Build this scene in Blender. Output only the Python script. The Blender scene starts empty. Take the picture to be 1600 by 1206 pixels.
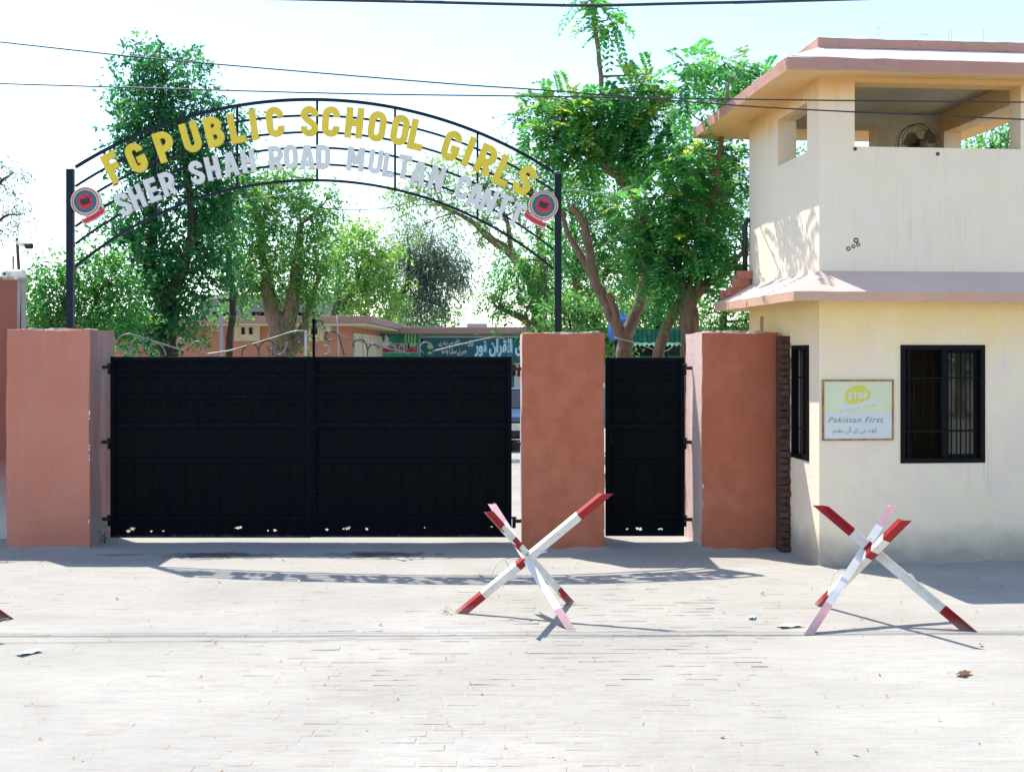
import bpy, math, random
import numpy as np
from mathutils import Vector, Matrix

random.seed(7)
rng = np.random.default_rng(7)
S = bpy.context.scene
COL = S.collection
R = math.radians
PI = math.pi

# ------------------------------------------------------------------ camera, sky, sun, exposure
EYE = 2.3
FPX = 1800.0
cd = bpy.data.cameras.new('camera')
cam = bpy.data.objects.new('camera', cd)
COL.objects.link(cam)
cam.location = (0, 0, EYE)
cam.rotation_euler = (R(90), 0, 0)
cd.sensor_width = 36
cd.lens = 36 * FPX / 1600
cd.shift_y = -51 / 1600
cd.clip_start = 0.1
cd.clip_end = 2000
S.camera = cam

SUN_A, SUN_S = 0.45, 0.46            # shadow drift to the right and towards the street per metre of height
sun_to = Vector((-SUN_A, SUN_S, 1)).normalized()
elev = math.asin(sun_to.z)
azim = math.atan2(sun_to.x, sun_to.y)
w = bpy.data.worlds.new('World')
S.world = w
w.use_nodes = True
nt = w.node_tree
nt.nodes.clear()
sky = nt.nodes.new('ShaderNodeTexSky')
sky.sky_type = 'NISHITA'
sky.sun_disc = False
sky.sun_elevation = elev
sky.sun_rotation = azim
sky.air_density = 1.0
sky.dust_density = 0.3
sky.ozone_density = 1.0
bg = nt.nodes.new('ShaderNodeBackground')
bg.inputs[1].default_value = 0.15
wo = nt.nodes.new('ShaderNodeOutputWorld')
nt.links.new(sky.outputs[0], bg.inputs[0])
nt.links.new(bg.outputs[0], wo.inputs[0])
ld = bpy.data.lights.new('sun', 'SUN')
ld.energy = 3.55
ld.angle = R(0.5)
ld.color = (1, 0.955, 0.88)
sun = bpy.data.objects.new('sun', ld)
COL.objects.link(sun)
sun.location = (-8, 8, 20)
sun.rotation_euler = sun_to.to_track_quat('Z', 'Y').to_euler()
S.view_settings.view_transform = 'Standard'
S.view_settings.look = 'None'
S.view_settings.gamma = 1
S.view_settings.use_curve_mapping = False
S.view_settings.exposure = 1.13
S.render.engine = 'CYCLES'
S.cycles.max_bounces = 8
S.cycles.diffuse_bounces = 4
S.cycles.transparent_max_bounces = 8
S.cycles.sample_clamp_indirect = 6


def W(px, py, Y):
    """point of the place at distance Y from the camera position that the survey photo shows at (px, py)"""
    return Vector(((px - 800) / FPX * Y, Y, EYE - (py - 552) / FPX * Y))


# ------------------------------------------------------------------ materials
def nodes(name):
    m = bpy.data.materials.new(name)
    m.use_nodes = True
    t = m.node_tree
    return m, t, t.nodes['Principled BSDF']


def N(t, kind, **kw):
    n = t.nodes.new(kind)
    for k, v in kw.items():
        setattr(n, k, v)
    return n


def ramp(t, fac, stops):
    r = N(t, 'ShaderNodeValToRGB')
    e = r.color_ramp.elements
    while len(e) < len(stops):
        e.new(0.5)
    for el, (p, c) in zip(e, stops):
        el.position = p
        el.color = (*c, 1) if len(c) == 3 else c
    t.links.new(fac, r.inputs[0])
    return r.outputs[0]


def noise(t, vec, scale, detail=4, rough=0.55, dist=0.0):
    n = N(t, 'ShaderNodeTexNoise')
    n.inputs['Scale'].default_value = scale
    n.inputs['Detail'].default_value = detail
    n.inputs['Roughness'].default_value = rough
    n.inputs['Distortion'].default_value = dist
    t.links.new(vec, n.inputs['Vector'])
    return n.outputs[0]


def mapping(t, vec, scale=(1, 1, 1), loc=(0, 0, 0)):
    m = N(t, 'ShaderNodeMapping')
    m.inputs['Scale'].default_value = scale
    m.inputs['Location'].default_value = loc
    t.links.new(vec, m.inputs['Vector'])
    return m.outputs[0]


def mixc(t, fac, a, b, mode='MIX'):
    m = N(t, 'ShaderNodeMix', data_type='RGBA', blend_type=mode)
    if isinstance(fac, (int, float)):
        m.inputs[0].default_value = fac
    else:
        t.links.new(fac, m.inputs[0])
    for i, x in ((6, a), (7, b)):
        if isinstance(x, tuple):
            m.inputs[i].default_value = (*x, 1)
        else:
            t.links.new(x, m.inputs[i])
    return m.outputs[2]


def math_(t, op, a, b=0.0):
    m = N(t, 'ShaderNodeMath', operation=op)
    m.use_clamp = op in ('MULTIPLY_ADD',)
    for i, x in ((0, a), (1, b)):
        if isinstance(x, (int, float)):
            m.inputs[i].default_value = x
        else:
            t.links.new(x, m.inputs[i])
    return m.outputs[0]


def coords(t, world=False):
    if world:
        return N(t, 'ShaderNodeNewGeometry').outputs['Position']
    return N(t, 'ShaderNodeTexCoord').outputs['Object']


def bump(t, b, h, strength, dist=0.01):
    n = N(t, 'ShaderNodeBump')
    n.inputs['Strength'].default_value = strength
    n.inputs['Distance'].default_value = dist
    t.links.new(h, n.inputs['Height'])
    t.links.new(n.outputs[0], b.inputs['Normal'])


def plain(name, c, rough=0.6, metal=0.0, vary=0.12, scale=9.0, bmp=0.1, spec=0.5):
    m, t, b = nodes(name)
    v = coords(t, True)
    n = noise(t, v, scale, 5)
    lo = tuple(max(0, x * (1 - vary)) for x in c)
    hi = tuple(min(1, x * (1 + vary)) for x in c)
    t.links.new(ramp(t, n, [(0.3, lo), (0.7, hi)]), b.inputs['Base Color'])
    b.inputs['Roughness'].default_value = rough
    b.inputs['Metallic'].default_value = metal
    b.inputs['Specular IOR Level'].default_value = spec
    if bmp:
        bump(t, b, noise(t, v, scale * 8, 3), bmp, 0.004)
    return m


def plaster(name, base, blotch, stain, stain_amt=0.35, streak=None, streak_amt=0.3, bmp=0.25, base2=None, low=None, top_band=None):
    """limewashed render: broad blotches, vertical runs, chips and pits; low = (colour, height) grime of its own at the foot"""
    m, t, b = nodes(name)
    v = coords(t, True)
    big = noise(t, v, 1.3, 6, 0.6, 0.3)
    c = mixc(t, ramp(t, big, [(0.35, (0, 0, 0)), (0.68, (1, 1, 1))]), base, blotch)
    if base2:
        c = mixc(t, ramp(t, noise(t, v, 3.7, 4), [(0.45, (0, 0, 0)), (0.62, (1, 1, 1))]), c, base2)
    runs = noise(t, mapping(t, v, (7, 7, 0.6)), 1.6, 5, 0.6)
    if streak:
        f = math_(t, 'MULTIPLY', ramp(t, runs, [(0.52, (0, 0, 0)), (0.72, (1, 1, 1))]), streak_amt)
        c = mixc(t, f, c, streak)
    spots = noise(t, v, 21, 3, 0.7)
    f = math_(t, 'MULTIPLY', ramp(t, spots, [(0.63, (0, 0, 0)), (0.74, (1, 1, 1))]), stain_amt)
    c = mixc(t, f, c, stain)
    if low:
        sep = N(t, 'ShaderNodeSeparateXYZ')
        t.links.new(v, sep.inputs[0])
        hh = math_(t, 'ADD', sep.outputs[2], math_(t, 'MULTIPLY', math_(t, 'SUBTRACT', noise(t, v, 2.2, 5), 0.5), 0.5))
        f = ramp(t, math_(t, 'DIVIDE', hh, low[1]), [(0.25, (1, 1, 1)), (1.0, (0, 0, 0))])
        c = mixc(t, math_(t, 'MULTIPLY', f, low[2]), c, low[0])
    if top_band:
        thin = noise(t, mapping(t, v, (17, 17, 0.5)), 1.5, 4, 0.6)
        msk = noise(t, v, 0.9, 3)
        c = mixc(t, math_(t, 'MULTIPLY', math_(t, 'MULTIPLY', ramp(t, thin, [(0.57, (0, 0, 0)), (0.7, (1, 1, 1))]), ramp(t, msk, [(0.48, (0, 0, 0)), (0.62, (1, 1, 1))])), 0.22), c, (0.3, 0.26, 0.2))
    if top_band:          # ragged ochre tone, strongest at the top, fading down: (colour, top z, reach, strength)
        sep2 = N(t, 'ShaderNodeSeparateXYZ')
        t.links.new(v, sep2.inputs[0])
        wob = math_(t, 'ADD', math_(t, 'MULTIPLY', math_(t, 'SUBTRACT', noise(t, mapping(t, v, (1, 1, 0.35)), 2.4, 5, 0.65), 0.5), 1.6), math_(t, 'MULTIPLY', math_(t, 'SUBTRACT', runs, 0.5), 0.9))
        f = math_(t, 'SUBTRACT', math_(t, 'DIVIDE', math_(t, 'SUBTRACT', top_band[1], sep2.outputs[2]), top_band[2]), wob)
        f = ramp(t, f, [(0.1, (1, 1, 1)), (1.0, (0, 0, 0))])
        c = mixc(t, math_(t, 'MULTIPLY', f, top_band[3]), c, top_band[0])
    t.links.new(c, b.inputs['Base Color'])
    b.inputs['Roughness'].default_value = 0.85
    b.inputs['Specular IOR Level'].default_value = 0.25
    h = math_(t, 'ADD', noise(t, v, 60, 4), math_(t, 'MULTIPLY', noise(t, mapping(t, v, (1, 1, 3)), 6, 4), 1.5))
    bump(t, b, h, bmp, 0.02)
    return m


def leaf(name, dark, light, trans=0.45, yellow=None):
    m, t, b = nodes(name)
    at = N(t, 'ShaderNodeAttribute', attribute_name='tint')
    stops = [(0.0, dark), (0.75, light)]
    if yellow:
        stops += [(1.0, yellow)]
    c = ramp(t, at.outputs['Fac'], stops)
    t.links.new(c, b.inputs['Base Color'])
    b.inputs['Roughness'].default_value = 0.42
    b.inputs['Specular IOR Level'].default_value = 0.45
    tr = N(t, 'ShaderNodeBsdfTranslucent')
    c2 = mixc(t, 0.55, c, (1.3, 1.25, 0.7), 'MULTIPLY')
    hs = N(t, 'ShaderNodeHueSaturation')
    hs.inputs['Value'].default_value = 1.75
    t.links.new(c2, hs.inputs['Color'])
    t.links.new(hs.outputs[0], tr.inputs[0])
    mx = N(t, 'ShaderNodeMixShader')
    mx.inputs[0].default_value = trans
    t.links.new(b.outputs[0], mx.inputs[1])
    t.links.new(tr.outputs[0], mx.inputs[2])
    t.links.new(mx.outputs[0], t.nodes['Material Output'].inputs[0])
    return m


def bark(name, a, c2):
    m, t, b = nodes(name)
    v = coords(t, True)
    n = noise(t, mapping(t, v, (6, 6, 1.6)), 3, 6, 0.65, 0.4)
    t.links.new(ramp(t, n, [(0.3, a), (0.7, c2)]), b.inputs['Base Color'])
    b.inputs['Roughness'].default_value = 0.9
    bump(t, b, noise(t, mapping(t, v, (9, 9, 2)), 5, 5), 0.6, 0.02)
    return m


M = {}
M['pillar_dusty'] = plaster('pink_plaster_dusty', (0.51, 0.2, 0.138), (0.46, 0.17, 0.115), (0.16, 0.08, 0.07), 0.45, (0.48, 0.25, 0.19), 0.3)
M['pillar_red'] = plaster('red_plaster', (0.45, 0.15, 0.087), (0.41, 0.112, 0.057), (0.45, 0.2, 0.13), 0.3, (0.43, 0.155, 0.10), 0.45, base2=(0.39, 0.12, 0.064))
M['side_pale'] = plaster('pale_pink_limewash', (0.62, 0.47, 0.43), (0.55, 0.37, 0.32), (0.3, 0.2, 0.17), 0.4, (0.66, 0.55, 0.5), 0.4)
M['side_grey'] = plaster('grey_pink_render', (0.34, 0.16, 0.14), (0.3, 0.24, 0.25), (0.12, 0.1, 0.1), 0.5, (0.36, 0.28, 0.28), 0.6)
M['cement'] = plaster('bare_cement', (0.42, 0.4, 0.37), (0.32, 0.3, 0.28), (0.15, 0.14, 0.13), 0.5)
M['wall_pink'] = plaster('boundary_pink', (0.30, 0.108, 0.08), (0.25, 0.085, 0.062), (0.12, 0.07, 0.06), 0.5, low=((0.55, 0.53, 0.5), 0.95, 0.95))
M['cream_low'] = plaster('cream_wash', (0.83, 0.70, 0.53), (0.82, 0.675, 0.47), (0.5, 0.42, 0.32), 0.12, (0.82, 0.69, 0.53), 0.3, 0.22, base2=(0.81, 0.65, 0.53), low=((0.26, 0.24, 0.21), 0.42, 0.8), top_band=((0.80, 0.61, 0.25), 2.85, 0.72, 0.68))
M['cream_up'] = plaster('offwhite_wash', (0.79, 0.69, 0.55), (0.76, 0.655, 0.50), (0.44, 0.4, 0.31), 0.12, (0.66, 0.56, 0.38), 0.25, 0.22, base2=(0.77, 0.665, 0.55), top_band=((0.76, 0.46, 0.14), 5.25, 0.32, 0.85))
M['white_side'] = plaster('white_wash', (0.72, 0.69, 0.66), (0.68, 0.64, 0.6), (0.5, 0.45, 0.4), 0.12, (0.66, 0.6, 0.54), 0.3, 0.2, top_band=((0.72, 0.42, 0.13), 5.25, 0.4, 0.85))
M['ochre'] = plaster('ochre_soffit', (0.78, 0.44, 0.14), (0.72, 0.52, 0.26), (0.4, 0.24, 0.1), 0.4, (0.75, 0.56, 0.3), 0.5)
M['ceiling'] = plaster('dirty_ceiling', (0.72, 0.66, 0.52), (0.6, 0.52, 0.36), (0.06, 0.05, 0.04), 0.85, base2=(0.66, 0.56, 0.38))
M['eave_top'] = plaster('mauve_eave', (0.66, 0.49, 0.42), (0.6, 0.44, 0.375), (0.22, 0.18, 0.17), 0.3)
M['lip'] = plaster('brown_pink_lip', (0.58, 0.355, 0.255), (0.53, 0.31, 0.22), (0.12, 0.09, 0.08), 0.5, (0.5, 0.33, 0.27), 0.5)
M['roof_lip'] = plaster('dull_pink_roof_lip', (0.47, 0.265, 0.21), (0.42, 0.225, 0.175), (0.1, 0.08, 0.075), 0.6, (0.3, 0.2, 0.18), 0.5)
M['roof_top'] = plaster('pale_roof', (0.66, 0.57, 0.53), (0.6, 0.5, 0.46), (0.3, 0.25, 0.22), 0.3)
M['school'] = plaster('school_salmon', (0.52, 0.23, 0.15), (0.48, 0.2, 0.13), (0.35, 0.17, 0.12), 0.3)
M['school_roof'] = plaster('school_roof_edge', (0.4, 0.24, 0.2), (0.34, 0.2, 0.17), (0.2, 0.14, 0.12), 0.4)
M['school_cream'] = plain('school_cream', (0.6, 0.53, 0.36), 0.7)
M['teal_wall'] = plain('teal_wall', (0.10, 0.36, 0.30), 0.7)
M['mint'] = plain('mint_fascia', (0.3, 0.45, 0.34), 0.7)
M['gate'] = plain('black_gate_paint', (0.0016, 0.0026, 0.0045), 0.55, 0, 0.5, 6, 0.25, 0.05)
M['gate_rail'] = plain('blue_black_rail', (0.002, 0.0042, 0.0085), 0.5, 0, 0.4, 12, 0.2, 0.09)
M['navy'] = plain('navy_post_paint', (0.003, 0.009, 0.02), 0.4, 0, 0.4, 9, 0.15, 0.2)
M['scroll'] = plain('sunlit_scroll_paint', (0.17, 0.165, 0.16), 0.4, 0, 0.6, 7, 0.1)  # pale grey puts sunlit reflections on the scroll bars into their colour
M['scroll_dark'] = plain('dark_scroll_paint', (0.02, 0.022, 0.03), 0.4, 0, 0.4, 9, 0.1)
M['iron'] = plain('hinge_iron', (0.018, 0.014, 0.013), 0.6, 0.3, 0.5, 20, 0.3)
M['rust'] = plain('rusty_iron', (0.12, 0.05, 0.03), 0.8, 0.1, 0.4, 25, 0.3)
M['yellow'] = plain('yellow_letter_paint', (0.74, 0.54, 0.03), 0.55, 0, 0.08, 5, 0.1)
M['white_letter'] = plain('white_letter_paint', (0.65, 0.63, 0.61), 0.5, 0, 0.07, 6, 0.1)
M['white'] = plain('white_paint', (0.70, 0.67, 0.62), 0.45, 0, 0.08, 14, 0.15)
M['red'] = plain('red_paint', (0.30, 0.012, 0.013), 0.45, 0, 0.15, 14, 0.15)
M['sunlit_red'] = plain('sunlit_red_paint', (0.62, 0.33, 0.36), 0.5, 0, 0.12, 20, 0.2)


def worn(name, c, rust=(0.13, 0.055, 0.03), amt=0.7, thr=0.6):
    m, t, b = nodes(name)
    v = coords(t, True)
    n = noise(t, v, 11, 5, 0.65)
    col = ramp(t, n, [(0.3, tuple(x * 0.86 for x in c)), (0.7, tuple(min(1, x * 1.08) for x in c))])
    sp = math_(t, 'ADD', noise(t, v, 34, 4, 0.7), math_(t, 'MULTIPLY', math_(t, 'SUBTRACT', noise(t, v, 5, 3), 0.5), 0.35))
    col = mixc(t, math_(t, 'MULTIPLY', ramp(t, sp, [(thr, (0, 0, 0)), (thr + 0.07, (1, 1, 1))]), amt), col, rust)
    sep = N(t, 'ShaderNodeSeparateXYZ')
    t.links.new(v, sep.inputs[0])
    t.links.new(mixc(t, math_(t, 'MULTIPLY', ramp(t, math_(t, 'ADD', sep.outputs[2], math_(t, 'MULTIPLY', math_(t, 'SUBTRACT', n, 0.5), 0.12)), [(0.0, (1, 1, 1)), (0.09, (0, 0, 0))]), 0.55), col, (0.3, 0.26, 0.22)), b.inputs['Base Color'])
    b.inputs['Roughness'].default_value = 0.55
    b.inputs['Specular IOR Level'].default_value = 0.35
    bump(t, b, sp, 0.3, 0.004)
    return m


M['white'] = worn('white_paint_worn', (0.70, 0.67, 0.62), (0.36, 0.27, 0.2), 0.6, 0.62)
M['red'] = worn('red_paint_worn', (0.30, 0.013, 0.014), (0.1, 0.035, 0.025), 0.6, 0.6)
M['sunlit_red'] = worn('sunlit_red_paint_worn', (0.60, 0.33, 0.35), (0.45, 0.2, 0.2), 0.6, 0.58)  # red paled to pink on some legs: sunlit overexposure put into the colour
M['gate'] = worn('black_gate_paint_worn', (0.0016, 0.0026, 0.0045), (0.012, 0.009, 0.007), 0.6, 0.6)
M['gate_rail'] = worn('blue_black_rail_worn', (0.002, 0.0042, 0.0085), (0.05, 0.055, 0.06), 0.55, 0.63)
for k_ in ('gate', 'gate_rail'):
    M[k_].node_tree.nodes['Principled BSDF'].inputs['Specular IOR Level'].default_value = 0.06
M['emblem_white'] = plain('emblem_white', (0.72, 0.66, 0.58), 0.5)
M['emblem_orange'] = plain('emblem_orange', (0.55, 0.13, 0.06), 0.5)
M['emblem_blue'] = plain('emblem_blue', (0.012, 0.12, 0.17), 0.5)
M['emblem_red'] = plain('emblem_red', (0.55, 0.018, 0.03), 0.5)
M['emblem_dark'] = plain('emblem_dark', (0.012, 0.014, 0.03), 0.5)
M['black'] = plain('black_rubber', (0.012, 0.012, 0.013), 0.6)
M['cable'] = plain('cable_sheath', (0.018, 0.022, 0.03), 0.55, 0, 0.2)
M['pale_wire'] = plain('pale_wire', (0.4, 0.4, 0.38), 0.6)
M['brick'] = plain('old_brick', (0.085, 0.037, 0.02), 0.9, 0, 0.5, 14, 0.5)
M['red_brick'] = plain('red_painted_brick', (0.42, 0.16, 0.11), 0.85, 0, 0.25, 14, 0.4)
M['mortar'] = plain('dirty_mortar', (0.05, 0.036, 0.026), 0.95, 0, 0.4, 20, 0.5)
M['frame'] = plain('sooty_frame', (0.004, 0.005, 0.007), 0.5, 0, 0.3, 12, 0.2, 0.1)
M['sign_frame'] = plain('ochre_wood_frame', (0.30, 0.15, 0.04), 0.7, 0, 0.5, 10, 0.3)
M['sign_pale'] = plain('sign_pale_yellow', (0.63, 0.645, 0.42), 0.6, 0, 0.05, 4, 0.05)
M['sign_white'] = plain('sign_white', (0.64, 0.62, 0.61), 0.6, 0, 0.04, 4, 0.05)
M['sign_yellow'] = plain('sign_yellow', (0.64, 0.56, 0.06), 0.6, 0, 0.06, 6, 0.05)
M['sign_green'] = plain('sign_green', (0.13, 0.36, 0.22), 0.6, 0, 0.1, 8, 0.05)
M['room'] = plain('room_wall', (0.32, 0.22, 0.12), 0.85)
M['fan_metal'] = plain('fan_metal', (0.03, 0.025, 0.018), 0.5, 0.4)
M['fan_blade'] = plain('fan_blade', (0.13, 0.105, 0.06), 0.5)
M['green_sheet'] = plain('green_canopy_sheet', (0.012, 0.16, 0.10), 0.6, 0, 0.15)
M['blue_plastic'] = plain('blue_plastic', (0.03, 0.13, 0.42), 0.35)
M['car_blue'] = plain('dusty_blue_car_paint', (0.03, 0.06, 0.14), 0.3, 0.2, 0.2)
M['tyre'] = M['black']
M['grey_house'] = plain('grey_house', (0.2, 0.19, 0.22), 0.8)
M['banner_green'] = plain('banner_green', (0.015, 0.26, 0.13), 0.6, 0, 0.5, 1.6, 0)
M['banner_teal'] = plain('banner_teal', (0.006, 0.085, 0.095), 0.55, 0, 0.3, 1.5, 0)
M['banner_navy'] = plain('banner_navy', (0.01, 0.05, 0.09), 0.55)
M['banner_lime'] = plain('banner_lime', (0.3, 0.5, 0.18), 0.6)
M['banner_red'] = plain('banner_red', (0.42, 0.015, 0.05), 0.6)
M['banner_strip'] = plain('banner_strip', (0.24, 0.42, 0.33), 0.6, 0, 0.2, 3, 0)
M['banner_ink'] = plain('banner_ink', (0.7, 0.72, 0.7), 0.6)
M['banner_sky'] = plain('banner_sky', (0.05, 0.42, 0.62), 0.6)
M['scrap_blue'] = plain('scrap_blue', (0.35, 0.48, 0.55), 0.5)
M['bark_brown'] = bark('bark_brown', (0.10, 0.06, 0.035), (0.27, 0.18, 0.115))
M['bark_dark'] = bark('bark_dark', (0.022, 0.016, 0.012), (0.075, 0.055, 0.04))
M['bark_grey'] = bark('bark_grey', (0.08, 0.06, 0.045), (0.2, 0.165, 0.13))
M['leaf_deep'] = leaf('leaf_deep', (0.008, 0.07, 0.03), (0.045, 0.215, 0.068), 0.48, (0.13, 0.25, 0.06))
M['leaf_mid'] = leaf('leaf_mid', (0.014, 0.115, 0.036), (0.085, 0.285, 0.065), 0.52, (0.34, 0.42, 0.07))
M['leaf_fresh'] = leaf('leaf_fresh', (0.045, 0.16, 0.045), (0.15, 0.32, 0.09), 0.55, (0.32, 0.42, 0.10))
M['leaf_pale'] = leaf('leaf_pale', (0.10, 0.20, 0.08), (0.24, 0.35, 0.15), 0.55, (0.36, 0.42, 0.18))
M['leaf_grey'] = leaf('leaf_grey', (0.04, 0.075, 0.06), (0.12, 0.175, 0.125), 0.42, (0.2, 0.24, 0.17))
M['leaf_dry'] = leaf('leaf_dry', (0.16, 0.08, 0.035), (0.34, 0.2, 0.09), 0.2, (0.45, 0.36, 0.15))


def glass_mat():
    m, t, b = nodes('dusty_window_glass')
    b.inputs['Base Color'].default_value = (0.02, 0.02, 0.016, 1)
    b.inputs['Roughness'].default_value = 0.04
    b.inputs['IOR'].default_value = 1.6
    v = coords(t, True)
    t.links.new(ramp(t, noise(t, v, 5, 4), [(0.4, (0.02, 0.02, 0.02)), (0.8, (0.08, 0.08, 0.08))]), b.inputs['Roughness'])
    return m


M['glass'] = glass_mat()


def ground_mat(name, brickish=False):
    m, t, b = nodes(name)
    v = coords(t, True)
    big = noise(t, mapping(t, v, (1, 1.6, 1)), 0.55, 6, 0.6, 0.4)
    c = mixc(t, ramp(t, big, [(0.35, (0, 0, 0)), (0.7, (1, 1, 1))]), (0.40, 0.375, 0.33), (0.32, 0.298, 0.262))
    # wind-drawn dust: long drifts across the street
    dr = noise(t, mapping(t, v, (1.1, 7, 1)), 2.2, 5, 0.65, 0.5)
    c = mixc(t, math_(t, 'MULTIPLY', ramp(t, dr, [(0.48, (0, 0, 0)), (0.74, (1, 1, 1))]), 0.5), c, (0.27, 0.245, 0.225))
    gr = noise(t, v, 55, 3, 0.7)
    c = mixc(t, math_(t, 'MULTIPLY', ramp(t, gr, [(0.56, (0, 0, 0)), (0.72, (1, 1, 1))]), 0.35), c, (0.24, 0.2, 0.17))
    if brickish:
        oi = N(t, 'ShaderNodeObjectInfo')
        k = math_(t, 'MULTIPLY', ramp(t, noise(t, v, 2.6, 4), [(0.5, (0, 0, 0)), (0.75, (1, 1, 1))]), 0.4)
        c = mixc(t, k, c, (0.36, 0.255, 0.21))
        c = mixc(t, math_(t, 'MULTIPLY', oi.outputs['Random'], 0.22), c, (0.3, 0.255, 0.22))
    else:
        # old wet / oily marks on the apron before the gate
        for (x, y, rx, ry, a) in ((-3.45, 13.2, 0.65, 0.22, 0.85), (-1.5, 13.22, 0.72, 0.2, 0.9), (-4.5, 13.2, 0.3, 0.1, 0.5), (-5.6, 12.7, 0.22, 0.06, 0.7), (-2.9, 13.15, 0.3, 0.12, 0.5)):
            mp = mapping(t, v, (1 / rx, 1 / ry, 0), (-x / rx, -y / ry, 0))
            ln = N(t, 'ShaderNodeVectorMath', operation='LENGTH')
            t.links.new(mp, ln.inputs[0])
            d = math_(t, 'ADD', ln.outputs['Value'], math_(t, 'MULTIPLY', math_(t, 'SUBTRACT', noise(t, v, 4.5, 5, 0.7), 0.5), 2.2))
            c = mixc(t, math_(t, 'MULTIPLY', ramp(t, d, [(0.45, (1, 1, 1)), (1.0, (0, 0, 0))]), a), c, (0.075, 0.065, 0.06))
    t.links.new(c, b.inputs['Base Color'])
    b.inputs['Roughness'].default_value = 0.95
    b.inputs['Specular IOR Level'].default_value = 0.15
    h = math_(t, 'ADD', noise(t, v, 14, 6, 0.7), math_(t, 'MULTIPLY', dr, 1.4))
    bump(t, b, h, 0.5, 0.02)
    return m


M['ground'] = ground_mat('dusty_ground')
M['paver'] = ground_mat('dusty_paver', True)


# ------------------------------------------------------------------ object helpers
def tag(o, label=None, cat=None, group=None, kind=None):
    for k, v in (('label', label), ('category', cat), ('group', group), ('kind', kind)):
        if v:
            o[k] = v
    return o


def empty(name, loc, label, cat, group=None, rz=0.0):
    o = bpy.data.objects.new(name, None)
    COL.objects.link(o)
    o.location = loc
    o.rotation_euler = (0, 0, rz)
    o.empty_display_size = 0.2
    return tag(o, label, cat, group)


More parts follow.
